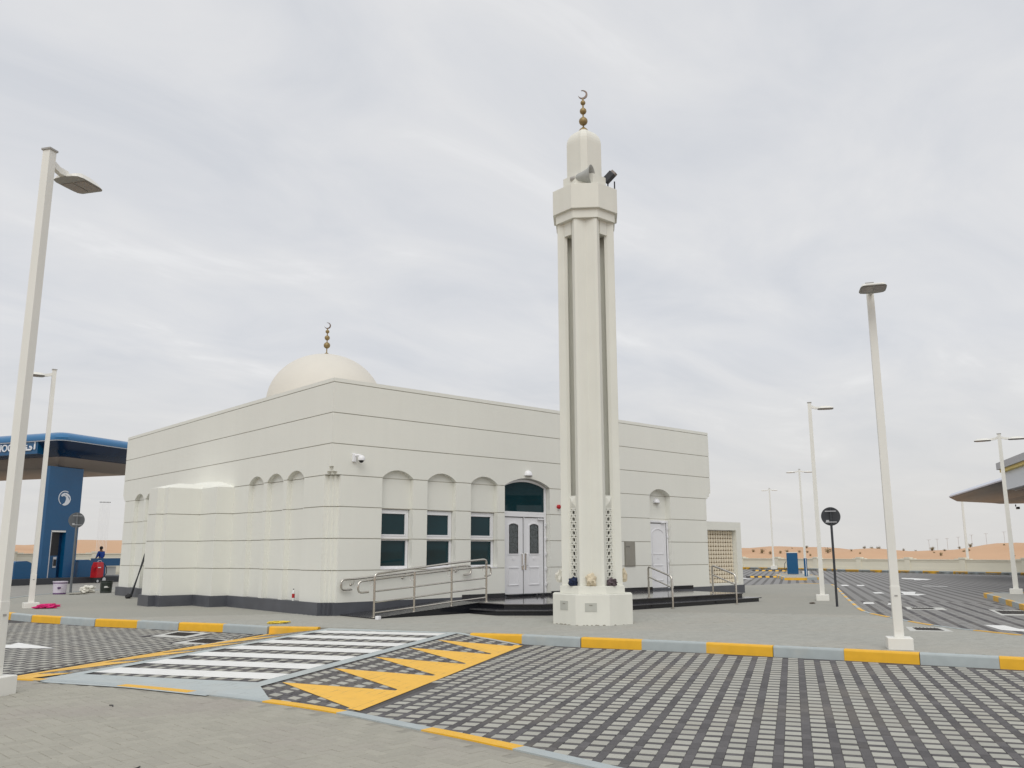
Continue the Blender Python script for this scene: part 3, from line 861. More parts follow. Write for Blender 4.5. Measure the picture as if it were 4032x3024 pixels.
# windows
for a, b in FN:
    c = (a + b) / 2; y = 0.235
    w = MB().box((c, 0.30, 2.0), (b - a - .01, 0.02, 1.66)).build('window', GLASS, mosque)
    fr = MB(); fx0, fx1, fz0, fz1 = a + .012, b - .012, 1.185, 2.84
    t = 0.075
    fr.box(((fx0 + fx1) / 2, y, fz0 + t / 2), (fx1 - fx0, .07, t)); fr.box(((fx0 + fx1) / 2, y, fz1 - t / 2), (fx1 - fx0, .07, t))
    fr.box((fx0 + t / 2, y, (fz0 + fz1) / 2), (t, .068, fz1 - fz0 - 2 * t)); fr.box((fx1 - t / 2, y, (fz0 + fz1) / 2), (t, .068, fz1 - fz0 - 2 * t))
    fr.box(((fx0 + fx1) / 2, y - .002, 2.03), (fx1 - fx0 - 2 * t, .066, .13))
    # opening sash of the upper half
    s = 0.045; x0, x1, z0, z1 = fx0 + t, fx1 - t, 2.095, fz1 - t
    for cz in (z0 + s / 2, z1 - s / 2): fr.box(((x0 + x1) / 2, y - .015, cz), (x1 - x0, .06, s))
    for cx in (x0 + s / 2, x1 - s / 2): fr.box((cx, y - .015, (z0 + z1) / 2), (s, .058, z1 - z0 - 2 * s))
    fr.build('frame', UPVC, w, bevel=0.006)
    MB().box(((x0 + x1) / 2, y + .0, (z0 + z1) / 2), (x1 - x0 - 2 * s + .01, .012, z1 - z0 - 2 * s + .01)).build('pane', GLASS, w)
    MB().box(((x0 + x1) / 2, y + .01, (fz0 + t + 1.965) / 2), (x1 - x0 + .01, .012, 1.965 - fz0 - t + .01)).build('pane', GLASS, w)
    MB().box((c, 0.10, 1.178), (b - a - .006, 0.2, 0.022)).build('sill', UPVC, w)
# main double door
def arch_ring(a0, a1, z0, zs, zt, t, y0, y1):
    o = arch_poly(a0, a1, z0, zs, zt); i = arch_poly(a0 + t, a1 - t, z0 + t, zs - .01, zt - t)
    mb = MB(); n = len(o)
    vs = [(x, y0, z) for x, z in o] + [(x, y0, z) for x, z in i] + [(x, y1, z) for x, z in o] + [(x, y1, z) for x, z in i]
    fs = []
    for k in range(n):
        j = (k + 1) % n
        fs += [(k, j, n + j, n + k), (2 * n + k, 3 * n + k, 3 * n + j, 2 * n + j), (n + k, n + j, 3 * n + j, 3 * n + k), (k, 2 * n + k, 2 * n + j, j)]
    mb.add(vs, fs); return mb
dr = arch_ring(6.255, 8.205, 2.84, 3.72, 3.972, 0.085, 0.17, 0.26).build('door', UPVC, mosque)
fix_normals(dr)
MB().box((7.23, 0.30, 2.1), (1.93, 0.02, 3.6)).build('backing', UPVC, dr)
tp = arch_poly(6.34, 8.12, 2.925, 3.70, 3.885)
mb = MB(); mb.loft([[(x, 0.20, z) for x, z in tp], [(x, 0.215, z) for x, z in tp]]); fix_normals(mb.build('transom_pane', GLASS, dr))
mb = MB()
mb.box((6.30, .215, 1.585), (0.085, .09, 2.51)); mb.box((8.16, .215, 1.585), (0.085, .09, 2.51)); mb.box((7.23, .212, 2.80), (1.775, .085, .08))
mb.build('frame', UPVC, dr, bevel=.006)
def leaf(x0, x1, z0, z1, y, glazed, parent, handle_x=None):
    """white panelled door leaf"""
    mb = MB(); mb.box(((x0 + x1) / 2, y + .03, (z0 + z1) / 2), (x1 - x0, .05, z1 - z0))
    lf = mb.build('leaf', UPVC, parent, bevel=.004)
    c = (x0 + x1) / 2; w = (x1 - x0); gk = .014
    for cx_, cz_, sx_, sz_ in ((c, z0 + gk / 2, w, gk), (c, z1 - gk / 2, w, gk), (x0 + gk / 2, (z0 + z1) / 2, gk, z1 - z0 - 2 * gk), (x1 - gk / 2, (z0 + z1) / 2, gk, z1 - z0 - 2 * gk)):
        MB().box((cx_, y + .003, cz_), (sx_, .012, sz_)).build('gasket', mat('grey_gasket', (.05, .05, .05), .7), lf)  # dark strips paint in the shaded gap lines round the leaf
    mb = MB()
    s = .03; t = 0.05
    def rect(xa, xb, za, zb):
        for zc in (za, zb): mb.box(((xa + xb) / 2, y - .002, zc), (xb - xa + s, .022, s))
        for xc in (xa, xb): mb.box((xc, y - .002, (za + zb) / 2), (s, .020, zb - za - s))
    wd = w * 0.25
    rect(c - wd, c + wd, z0 + .28, z0 + .82)
    mb.build('moulding', UPVC, lf, bevel=.005)
    if glazed:
        o = arch_ring(c - wd - .02, c + wd + .02, z0 + 1.22, z0 + 2.16, z0 + 2.24, .035, y - .012, y + .012); fix_normals(o.build('glazing_frame', UPVC, lf))
        ap = arch_poly(c - wd + .012, c + wd - .012, z0 + 1.255, z0 + 2.13, z0 + 2.20)
        mb = MB(); mb.loft([[(x, y - .002, z) for x, z in ap], [(x, y + .004, z) for x, z in ap]]); fix_normals(mb.build('leaded_pane', LEADED, lf))
        o = arch_ring(c - wd + .012, c + wd - .012, z0 + 1.255, z0 + 2.13, z0 + 2.20, .022, y - .006, y + .002); fix_normals(o.build('lead_border', BLACK, lf))
        for k in range(5):
            zc = z0 + 1.36 + k * .19
            for sx in (-1, 1): MB().box((c + sx * (wd - .045), y - .004, zc), (.02, .006, .09)).build('lead_bar', BLACK, lf)
    else:
        o = arch_ring(c - wd * 1.35, c + wd * 1.35, z0 + 1.22, z0 + 2.02, z0 + 2.16, .028, y - .012, y + .01); fix_normals(o.build('arched_moulding', UPVC, lf))
    mb = MB(); mb.lathe([(.001, 0), (.055, 0), (.055, .012), (.001, .014)], (c, y + .004, z0 + 1.10), 16, None, (0, -1, 0))
    o = mb.build('oval_plate', UPVC, lf)
    return lf
l1 = leaf(6.355, 7.205, 0.34, 2.75, 0.20, True, dr)
l2 = leaf(7.245, 8.105, 0.34, 2.75, 0.20, True, dr)
MB().box((7.225, .215, 1.545), (.035, .07, 2.41)).build('meeting_stile', UPVC, dr)
for x in (7.165, 7.285): MB().box((x, .190, 1.35), (.07, .012, .52)).build('lock_plate', STEEL, dr)
for sx in (-1, 1):
    x = 7.225 + sx * .10
    MB().tube([(x, .19, 1.22), (x + sx * .0, .12, 1.24), (x, .115, 1.30), (x, .115, 1.52), (x, .12, 1.58), (x, .19, 1.60)], .016, 8).build('handle', UPVC, dr, smooth=True)
for z in (.62, 1.10, 1.58, 2.06, 2.52):
    mb = MB(); mb.box((8.155, .155, z), (.05, .04, .09)); mb.box((8.175, .15, z + .03), (.05, .045, .035)); mb.build('hinge', UPVC, dr)
MB().box((7.95, .165, 2.70), (.25, .05, .05)).build('door_closer', UPVC, dr, bevel=.008)
MB().box((7.23, .02, .335), (1.9, .3, .04)).build('threshold', GRANITE, dr)
# side door in the far niche
d2 = MB().box((13.965, .235, 1.55), (1.19, .02, 2.46)).build('door', UPVC, mosque)
mb = MB(); mb.box((13.415, .19, 1.52), (.08, .09, 2.4)); mb.box((14.515, .19, 1.52), (.08, .09, 2.4)); mb.box((13.965, .187, 2.76), (1.19, .09, .08)); mb.build('frame', UPVC, d2, bevel=.006)
leaf(13.465, 14.465, .34, 2.70, .165, False, d2)
for z in (.60, 1.3, 2.2, 2.5): MB().box((14.51, .13, z), (.05, .04, .09)).build('hinge', UPVC, d2)
MB().tube([(13.56, .16, 1.15), (13.56, .10, 1.17), (13.56, .095, 1.25), (13.56, .095, 1.5), (13.56, .10, 1.56), (13.56, .16, 1.58)], .014, 8).build('handle', UPVC, d2, smooth=True)
MB().box((14.25, .13, 2.72), (.22, .05, .05)).build('door_closer', UPVC, d2, bevel=.008)
# mihrab bay on the side wall
half = [(0.0, 6.05), (-.55, 6.05), (-.55, 7.35), (-1.6, 7.35), (-1.6, 7.75), (-1.8, 7.75)]
bay = half + [(-1.8, 8.5), (-1.6, 8.5), (-1.6, 8.9), (-.55, 8.9), (-.55, 10.75), (0.0, 10.75)]
def bay_poly(d):
    def o(x, y):
        return (x - d if x < 0 else x, y - d if y < 8.1 else y + d)
    return [o(x, y) for x, y in bay]
MB().prism(bay_poly(.085), -0.1, .33).build('mihrab_plinth', PLINTH, mosque)
for k in range(4, 8):
    z0 = (GZ[k] + GAP if k < 7 else .33); z1 = GZ[k - 1] - GAP
    MB().prism(bay, z0, z1).build('mihrab_panel', WHITE, mosque)
for k in range(4, 7):
    MB().prism([(min(x + .02, 0), y + (.02 if y < 8.1 else -.02)) for x, y in bay], GZ[k] - GAP, GZ[k] + GAP).build('joint', mat('joint_shadow', (0, 0, 0)), mosque)
# weathered tops: the piers and the bay slope back to the wall, a half dome sits behind them
def slope(poly_bot, poly_top, z0, z1, name):
    mb = MB(); mb.loft([[(x, y, z0) for x, y in poly_bot], [(x, y, z1) for x, y in poly_top]], cap0=True, cap1=True)
    return fix_normals(mb.build(name, WHITE, mosque))
zt = GZ[3] - GAP
slope([(-1.8, 7.75), (-1.8, 8.5), (-.55, 8.5), (-.55, 7.75)], [(-1.45, 7.9), (-1.45, 8.35), (-.5, 8.35), (-.5, 7.9)], zt, zt + .10, 'mihrab_coping')
slope([(-1.598, 7.352), (-1.598, 8.898), (-.5, 8.898), (-.5, 7.352)], [(-1.2, 7.6), (-1.2, 8.65), (-.3, 8.65), (-.3, 7.6)], zt, zt + .16, 'mihrab_coping')
slope([(-.55, 6.05), (-.55, 10.75), (.05, 10.75), (.05, 6.05)], [(-.2, 6.3), (-.2, 10.5), (.05, 10.5), (.05, 6.3)], zt, zt + .10, 'mihrab_coping')
mb = MB(); rings = []
for k in range(9):
    t = pi / 2 * k / 8
    rings.append([(-.50 * cos(t) * sin(pi * i / 24) if 0 < i < 24 else 0.05, 8.4 - 2.05 * cos(t) * cos(pi * i / 24), zt + .30 * sin(t)) for i in range(25)])
mb.loft(rings); fix_normals(mb.build('half_dome', WHITE, mosque, smooth=True))
# dome and finial
DC = (4.44, 8.4)
dome = MB().lathe([(2.25, 5.9), (2.25, 6.55), (2.17, 6.6), (2.17, 7.2)] + [(max(2.17 * cos(pi / 2 * k / 20), .001), 7.2 + 1.93 * sin(pi / 2 * k / 20)) for k in range(1, 21)], (*DC, 0), 64).build('dome', DOMEP, mosque, smooth=True)
def crescent(c, r, tilt, face, m, parent, th=0.02):
    """open crescent standing on its rod, facing along the unit vector face"""
    f = Vector((face[0], face[1], 0)).normalized(); s = Vector((-f.y, f.x, 0))
    n = 22; outer = []; inner = []
    for i in range(n + 1):
        a = tilt + radians(-138) + radians(276) * i / n
        outer.append((r * cos(a), r * sin(a)))
        k = radians(-138) + radians(276) * i / n
        rr = r * (1 - 0.42 * max(0.04, cos(k * 0.64)) ** 1.2)
        inner.append((rr * cos(a), rr * sin(a)))
    mb = MB()
    P = lambda q, d: Vector(c) + s * q[0] + Vector((0, 0, q[1])) + f * d
    rings = [[P(o, th), P(i, th), P(i, -th), P(o, -th)] for o, i in zip(outer, inner)]
    mb.loft(rings)
    return fix_normals(mb.build('crescent', m, parent))
def finial(x, y, z0, zb, rb, ztop, cr, parent, flange, name='finial'):
    f = MB().lathe([(flange, z0 - .03), (flange, z0), (flange * .75, z0 + .05), (flange * .35, z0 + .095), (.03, z0 + .11), (.022, z0 + .12), (.022, ztop)], (x, y, 0), 20).build(name, BRASS, parent, smooth=True)
    for z, r in zip(zb, rb):
        MB().sphere((x, y, z), r, 24).build('ball', BRASS, f, smooth=True)
    vd = Vector((x - CAM.x, y - CAM.y)).normalized()
    crescent((x, y, ztop + cr * .93), cr, radians(-28), (-vd.x, -vd.y), BRONZE, f)
    return f
finial(DC[0], DC[1], 9.12, (9.52, 9.82, 10.07), (.125, .10, .075), 10.19, .125, mosque, .15)

# ------------------------------------------------------------------ minaret
MC = Vector((3.57, -6.21)); MA = radians(43.2 + 180)       # local x axis points at the viewer
minaret = thing('minaret', 'tall octagonal white minaret with four fluted piers and a crescent finial', 'minaret', (MC.x, MC.y, 0), MA)
def octa(a, ph=0.0):
    R = a / cos(pi / 8)
    return [(R * cos(pi / 8 + i * pi / 4 + ph), R * sin(pi / 8 + i * pi / 4 + ph)) for i in range(8)]
mb = MB(); rg = random.Random(3)
lo = []
MB().prism(octa(.922), -0.1, .68).build('base', MINAR, minaret, bevel=.012)
mb = MB()
for i in range(60):       # rough mortar left along the foot
    a = rg.random() * 2 * pi; r_ = .93 / max(abs(cos((a % (pi / 4)) - pi / 8)), .5) * 1.0
    rr = .922 / cos(((a + pi / 8) % (pi / 4)) - pi / 8)
    mb.sphere((rr * cos(a), rr * sin(a), 0.0), .015 + .03 * rg.random(), 6, None, .6)
mb.build('mortar_spill', JNEAR, minaret)
MB().prism(octa(.755), .68, .86).build('base_course', MINAR, minaret, bevel=.01)
prof = [(.285, -.30), (.30, -.30)]
pier = [(.12, .12), (.12, .46), (.33, .46), (.345, .545), (.285, .71), (.215, .71), (0.0, .630), (-.215, .71), (-.285, .71), (-.345, .545), (-.33, .46), (-.12, .46), (-.12, .12)]
plus = []
for k in range(4):
    a = -k * pi / 2
    for t, r in pier[:-1] if False else pier:
        x, y = r, t
        plus.append((x * cos(a) - y * sin(a), x * sin(a) + y * cos(a)))
# remove doubled corners
pp = []
for p in plus:
    if not pp or (Vector(p) - Vector(pp[-1])).length > 1e-4: pp.append(p)
if (Vector(pp[0]) - Vector(pp[-1])).length < 1e-4: pp.pop()
MB().prism(pp, .86, 9.82).build('shaft', MINAR, minaret, bevel=.006)
for k in range(4):
    a = pi / 4 + k * pi / 2
    def T(t, r):     # t across the slot, r outwards along the diagonal
        return (r * cos(a) - t * sin(a), r * sin(a) + t * cos(a))
    wv = .135
    quad = lambda w, r0, r1: [T(-w, r0), T(w, r0), T(w, r1), T(-w, r1)]
    # beam under the crown
    MB().prism([T(-.118, .40), T(.118, .40), T(.118, .635), T(-.118, .635)], 9.46, 9.82).build('beam', MINAR, minaret)
    # block with a pyramid over the lattice
    cp = MB().prism(quad(.12, .40, .585), 2.63, 2.95).build('cap_block', MINAR, minaret)
    mb = MB(); q = [(*T(-.11, .586), 2.66), (*T(.11, .586), 2.66), (*T(.11, .586), 2.93), (*T(-.11, .586), 2.93), (*T(0, .635), 2.80)]
    mb.add(q, [(0, 1, 4), (1, 2, 4), (2, 3, 4), (3, 0, 4)]); fix_normals(mb.build('pyramid', MINAR, cp))
    # pierced screen: hexagons joined by crossing bars
    mb = MB(); r0 = .565; nh = 11; ph = (2.63 - .88) / nh
    def bar(p, q, s=.018):
        a0 = Vector((*T(p[0], r0), p[1])); b0 = Vector((*T(q[0], r0), q[1])); d = b0 - a0
        rad_ = Vector((cos(a), sin(a), 0)); sd = d.normalized().cross(rad_)
        ring = lambda c: [c + sd * s + rad_ * .022, c - sd * s + rad_ * .022, c - sd * s - rad_ * .022, c + sd * s - rad_ * .022]
        mb.loft([ring(a0), ring(b0)])
    for i in range(nh):
        zc = .88 + ph * (i + .5); h = ph * .46; w2 = .062
        hexa = [(0, zc + h), (w2, zc + h * .5), (w2, zc - h * .5), (0, zc - h), (-w2, zc - h * .5), (-w2, zc + h * .5)]
        for i2 in range(6): bar(hexa[i2], hexa[(i2 + 1) % 6])
        for sx in (-1, 1):
            bar((sx * w2, zc + h * .5), (sx * wv, zc + ph * .5)); bar((sx * w2, zc - h * .5), (sx * wv, zc - ph * .5))
        bar((0, zc + h), (0, zc + ph * .5))
    for sx in (-1, 1): bar((sx * wv, .87), (sx * wv, 2.63), .015)
    mb.build('pierced_screen', MINAR, minaret)
    MB().prism([T(-.17, .40), T(.17, .40), T(.17, .42), T(-.17, .42)], .87, 2.62).build('screen_backing', mat('dark_void', (.035, .035, .028), .9, .2, 8), minaret)  # dark sheet: shade of the hollow behind the lattice, put in as colour
mb = MB()
mb.loft([[(*p, 9.82) for p in octa(.745)], [(*p, 10.05) for p in octa(.745)]]); mb.build('collar', MINAR, minaret)
mb = MB(); mb.loft([[(*p, 10.05) for p in octa(.815)], [(*p, 10.70) for p in octa(.815)]]); mb.build('balcony', MINAR, minaret, bevel=.008)
MB().prism(octa(.545), 10.70, 11.08).build('drum', MINAR, minaret, bevel=.006)
def lantern(sc):
    R, h = .446 * sc, .085 * sc
    pts = []
    for k in range(4):
        a = k * pi / 2
        pts += [(R * cos(a) + h * sin(a), R * sin(a) - h * cos(a)), (R * cos(a) - h * sin(a), R * sin(a) + h * cos(a))]
    return pts
def lantern_ring(sc, z):
    p = lantern(sc); out = []
    for i in range(8):
        a, b = Vector(p[i]), Vector(p[(i + 1) % 8])
        out.append((a.x, a.y, z))
        if i % 2 == 1:
            for t in (.25, .5, .75):
                q = a.lerp(b, t); q = q * 1.0
                out.append((q.x, q.y, z))
    return out
mb = MB()
mb.loft([lantern_ring(1, 11.08), lantern_ring(1, 12.08)] + [lantern_ring(max(cos(pi / 2 * k / 8), .18), 12.08 + .44 * sin(pi / 2 * k / 8)) for k in range(1, 9)])
fix_normals(mb.build('lantern', MINAR, minaret))
fi = finial(MC.x, MC.y, 12.52, (12.80, 13.09, 13.33), (.115, .09, .067), 13.45, .125, None, .13)
fi.parent = minaret
fi.matrix_parent_inverse = (Matrix.Translation((MC.x, MC.y, 0)) @ Matrix.Rotation(MA, 4, 'Z')).inverted()
for z, y, w in ((.40, -.02, .275),):
    o = MB().box((.925, y - .02, z + .0), (.012, .27, .19)).build('cover_plate', PLATEG, minaret)
    MB().box((.933, y - .02, z + .045), (.004, .075, .022)).build('plate_label', STEELP, o)
a_ = -pi / 4
o = MB().box((.925 * cos(a_), .925 * sin(a_), .43), (.012, .25, .20), a_).build('cover_plate', PLATEG, minaret)
MB().box((.933 * cos(a_), .933 * sin(a_), .47), (.004, .075, .022), a_).build('plate_label', STEELP, o)

# ------------------------------------------------------------------ entrance platform, ramp, rails
plat = thing('entrance_platform', 'polished black granite entrance platform with two steps before the white doors', 'platform')
pA = [(3.85, -.02), (3.85, -2.70), (4.62, -3.42), (13.9, -3.42), (13.9, -.02)]
pB = [(3.45, -1.75), (3.45, -2.87), (4.45, -3.80), (14.3, -3.80), (14.3, -.02), (13.9, -.02), (13.9, -3.42), (4.62, -3.42), (3.85, -2.70), (3.85, -1.75)]
MB().prism(pA, -0.05, .243).build('platform_body', GRANITE, plat)
MB().prism([(3.85, -.015), (3.82, -2.715), (4.605, -3.45), (13.93, -3.45), (13.93, -.015)], .243, .275).build('platform_slab', mat('wet_granite', (0.075, 0.07, 0.075), 0.09, 0.2, 1.2, spec=0.9), plat, bevel=.008)
MB().prism(pB, -0.05, .10).build('step_body', GRANITE, plat)
MB().prism([(3.42, -1.75), (3.42, -2.885), (4.435, -3.83), (14.43, -3.83), (14.43, -.015), (13.902, -.015), (13.902, -3.418), (4.622, -3.418), (3.852, -2.698), (3.852, -1.75)], .10, .13).build('step_slab', GRANTOP, plat, bevel=.008)
ramp = thing('access_ramp', 'dark grooved wheelchair ramp rising along the mosque wall to the platform', 'ramp')
mb = MB(); x0, x1 = 0.42, 3.84
mb.add([(x0, -.02, -.02), (x1, -.02, -.02), (x1, -1.66, -.02), (x0, -1.66, -.02), (x0, -.02, .012), (x1, -.02, .266), (x1, -1.66, .266), (x0, -1.66, .012)],
       [(0, 1, 2, 3), (4, 7, 6, 5), (0, 4, 5, 1), (1, 5, 6, 2), (2, 6, 7, 3), (3, 7, 4, 0)])
fix_normals(mb.build('ramp_body', GRANITE, ramp))
ns_ = 24
for k in range(ns_):
    xa = x0 + (x1 - x0) * (k + .08) / ns_; xb = x0 + (x1 - x0) * (k + .80) / ns_
    za = .012 + (.254) * (xa - x0) / (x1 - x0); zb = .012 + .254 * (xb - x0) / (x1 - x0)
    mb = MB(); t = .010
    mb.loft([[(xa, -.05, za), (xa, -1.69, za), (xa, -1.69, za + t), (xa, -.05, za + t)], [(xb, -.05, zb), (xb, -1.69, zb), (xb, -1.69, zb + t), (xb, -.05, zb + t)]])
    fix_normals(mb.build('ramp_slab', GRANTOP, ramp))
def rz_(x): return .012 + .254 * max(0, min(1, (x - x0) / (x1 - x0)))
rl = thing('ramp_railing', 'stainless steel ramp railing with four posts and sloping rails', 'railing')
RY = -1.6
posts = (.46, 1.69, 2.92, 4.15)
for x in posts:
    zb = rz_(x) if x < 3.9 else .275
    p = MB().tube([(x, RY, zb), (x, RY, zb + 1.02)], .029, 12).build('post', STEEL, rl, smooth=True)
    MB().lathe([(.055, 0), (.055, .012), (.03, .016), (.026, .03)], (x, RY, zb), 16).build('base_flange', STEEL, p, smooth=True)
zr = lambda x, h: .10 + .252 * (x - .46) / 3.69 * 1.2 - .07 + h
for h in (.12, .38, .65):
    MB().tube([(posts[0], RY, rz_(.46) + h), (posts[1], RY, rz_(1.69) + h - .005), (posts[2], RY, rz_(2.92) + h), (posts[3], RY, .275 + h)], .022, 10).build('rail', STEEL, rl, smooth=True)
MB().tube([(.46, RY, .99), (.462, RY, 1.03), (.475, RY, 1.065), (.50, RY, 1.09), (.54, RY, 1.105), (1.69, RY, 1.225), (2.92, RY, 1.345), (4.02, RY, 1.435), (4.08, RY, 1.432), (4.125, RY, 1.41), (4.148, RY, 1.37), (4.15, RY, 1.32)], .030, 12).build('top_rail', STEEL, rl, smooth=True)
hy = RY + .085
MB().tube([(.34, hy, .655), (.12, hy, .645), (.06, hy, .665), (.03, hy, .72), (.03, hy, .83), (.06, hy, .89), (.13, hy, .925), (.46, hy, .955), (1.69, hy, 1.06), (2.92, hy, 1.16), (4.2, hy, 1.24), (4.32, hy, 1.235), (4.38, hy, 1.19), (4.385, hy, 1.06), (4.35, hy, 1.0), (4.27, hy, .985), (4.17, hy, .98)], .027, 12).build('hand_rail', STEEL, rl, smooth=True)
for x in posts:
    z = .955 + (x - .46) * .078
    MB().tube([(x - .07, hy, z), (x - .07, hy, z - .10), (x - .06, hy - .02, z - .14), (x - .02, RY, z - .15)], .008, 6).build('bracket', STEEL, rl, smooth=True)
wr = thing('wall_handrail', 'stainless handrail with hooked ends fixed to the wall above the ramp', 'handrail')
wy = -.085
MB().tube([(.72, wy, .665), (.48, wy, .66), (.42, wy, .68), (.39, wy, .735), (.39, wy, .85), (.42, wy, .90), (.49, wy, .925), (.80, wy, .935), (2.8, wy, 1.10), (4.55, wy, 1.245), (4.7, wy, 1.245), (4.79, wy, 1.22), (4.82, wy, 1.16), (4.81, wy, 1.06), (4.77, wy, 1.0), (4.70, wy, .985), (4.54, wy, .98)], .027, 12).build('rail', STEEL, wr, smooth=True)
for x in (.78, 2.45, 4.35):
    z = .935 + (x - .8) * .0825
    MB().tube([(x, wy, z), (x, wy, z - .10), (x - .01, wy + .02, z - .14), (x - .05, -.02, z - .14)], .008, 6).build('bracket', STEEL, wr, smooth=True)
    MB().lathe([(.036, 0), (.036, .012), (.02, .03), (.012, .034)], (x - .05, -.001, z - .14), 14, None, (0, -1, 0)).build('rosette', STEEL, wr, smooth=True)
def stair_rail(x, label):
    r = thing('stair_rail', label, 'railing', (x, 0, 0), 0, 'stainless stair rails on the platform steps')
    MB().tube([(0, -3.32, .275), (0, -3.32, 1.13), (0, -3.335, 1.165), (0, -3.36, 1.185), (0, -3.40, 1.18), (0, -4.10, .955), (0, -4.16, .925), (0, -4.195, .885), (0, -4.21, .83), (0, -4.21, 0)], .030, 12).build('rail', STEEL, r, smooth=True)
    MB().tube([(0, -3.32, .90), (0, -4.21, .60)], .022, 10).build('mid_rail', STEEL, r, smooth=True)
    for y, z in ((-3.32, .275), (-4.21, 0)):
        MB().lathe([(.06, 0), (.06, .012), (.03, .016), (.026, .03)], (0, y, z), 16).build('base_flange', STEEL, r, smooth=True)
stair_rail(9.14, 'bent stainless stair rail in front of the white side door')
stair_rail(12.40, 'bent stainless stair rail standing before the lattice screen')
stair_rail(5.75, 'bent stainless stair rail hidden behind the minaret foot')

# screen wall right of the mosque
an = thing('screen_wall', 'low white wall framing a cream pierced screen at the right end of the mosque', 'wall')
mb = MB()
ax0, ax1, ay0, ay1 = 16.87, 19.62, .33, .72
mb.box(((ax0 + 17.08) / 2, (ay0 + ay1) / 2, 1.42), (17.08 - ax0, ay1 - ay0, 2.86)); mb.box(((ax1 + 19.28) / 2, (ay0 + ay1) / 2, 1.42), (ax1 - 19.28, ay1 - ay0, 2.86))
mb.box((18.18, (ay0 + ay1) / 2, 2.685), (2.2, ay1 - ay0, .33)); mb.box((18.18, (ay0 + ay1) / 2, .36), (2.2, ay1 - ay0, .10))
mb.build('wall_frame', WHITE, an)
MB().box(((ax0 + ax1) / 2, ay0 + .18, .15), (ax1 - ax0 + .02, .46, .33)).build('plinth', PLINTH, an)
MB().box((18.18, .60, 1.46), (2.2, .03, 2.1)).build('screen_backing', TANS, an)
ov = MB()
n = 12
pts = [(.070 * cos(2 * pi * i / n), .078 * sin(2 * pi * i / n)) for i in range(n)]
ov.loft([[(x, 0.0, z) for x, z in pts], [(x, -.05, z) for x, z in pts]])
first = None
for i in range(13):
    for j in range(13):
        x = 17.166 + .1692 * i; z = .50 + .160 * j
        if first is None:
            first = fix_normals(ov.build('screen_oval', CRM2, an, loc=(x, .575, z)))
        else:
            o = first.copy(); COL.objects.link(o); o.location = (x, .575, z)
# ------------------------------------------------------------------ small fixtures on the mosque
cc_ = thing('cctv_camera', 'white dome security camera on a wall bracket near the mosque corner', 'security camera', (0.75, 0, 4.18))
MB().box((-.05, -.03, .02), (.12, .06, .24)).build('mount', UPVC, cc_, bevel=.02)
MB().tube([(-.03, -.05, .08), (.02, -.12, .09), (.06, -.17, .07)], .035, 8).build('arm', UPVC, cc_, smooth=True)
MB().lathe([(.03, .10), (.05, .09), (.095, .04), (.10, .0), (.10, -.04), (.085, -.05)], (.08, -.19, -.01), 20).build('housing', UPVC, cc_, smooth=True)
MB().sphere((.08, -.19, -.055), .07, 16).build('lens_dome', BLACK, cc_, smooth=True)
def wall_lamp(x, y, z, label):
    r = thing('wall_lamp', label, 'wall lamp', (x, y, z), 0, 'white half round wall lamps')
    mb = MB(); rings = []
    for k in range(9):
        t = pi / 2 * k / 8
        rings.append([(.155 * cos(t) * cos(pi * i / 14), -.155 * cos(t) * sin(pi * i / 14) - .002, .17 * sin(t)) for i in range(15)])
    mb.loft(rings); fix_normals(mb.build('shade', UPVC, r, smooth=True))
    MB().prism([(.14 * cos(pi * i / 14), -.14 * sin(pi * i / 14) - .004) for i in range(15)], -.02, .0).build('diffuser', LAMPG, r)
wall_lamp(7.24, 0, 4.08, 'white half round lamp above the arched entrance doors')
wall_lamp(14.0, .235, 3.46, 'white half round lamp inside the niche over the side door')
ab = thing('alarm_bell', 'small red alarm sounder on the white wall right of the entrance', 'alarm', (8.6, 0, 3.12))
MB().lathe([(.07, 0), (.075, .03), (.07, .07), (.05, .09), (.001, .095)], (0, 0, 0), 18, None, (0, -1, 0)).build('sounder', RED, ab, smooth=True)
MB().box((0, -.02, -.07), (.08, .04, .05)).build('mount', UPVC, ab)
sp_ = thing('steel_cabinet', 'flat grey steel cabinet door set in the wall right of the minaret', 'cabinet', (12.15, 0, 1.58))
MB().box((0, -.01, 0), (.56, .03, .88)).build('frame', STEELP, sp_)
o = MB().box((0, -.028, 0), (.50, .01, .82)).build('panel', mat('brushed_steel_face', (.36, .35, .31), .35, .08, 4, metal=.5), sp_)
MB().box((-.12, -.035, .25), (.2, .004, .06)).build('label_plate', mat('plate_text', (.22, .21, .19), .6, .4, 40), sp_)
bs = tag(MB().box((8.98, -.02, 1.62), (.18, .03, .30)).build('wall_sign', BLUE), 'small blue sign plate half hidden behind the minaret', 'sign')

def sandal(x, y, a, label):
    r = thing('sandal', label, 'sandal', (x, y, .275), a, 'sandals left outside the mosque door')
    out = [(.05 * cos(t) * (1 + .15 * sin(t)), .14 * sin(t)) for t in [2 * pi * i / 16 for i in range(16)]]
    MB().prism(out, 0, .025).build('sole', BLACK, r)
    mb = MB(); mb.tube([(-.05, .03, .02), (-.035, .035, .055), (0, .045, .07), (.035, .035, .055), (.05, .03, .02)], .018, 6); mb.build('strap', BLACK, r, smooth=True)
sandal(7.15, -.55, .7, 'black sandal nearest the middle of the double door')
sandal(7.38, -.50, 1.9, 'black sandal lying on its own just right of the door split')
sandal(7.82, -.45, 1.1, 'black sandal closest to the right door leaf')
sandal(8.05, -.85, .3, 'black sandal farthest from the doors beside the minaret')

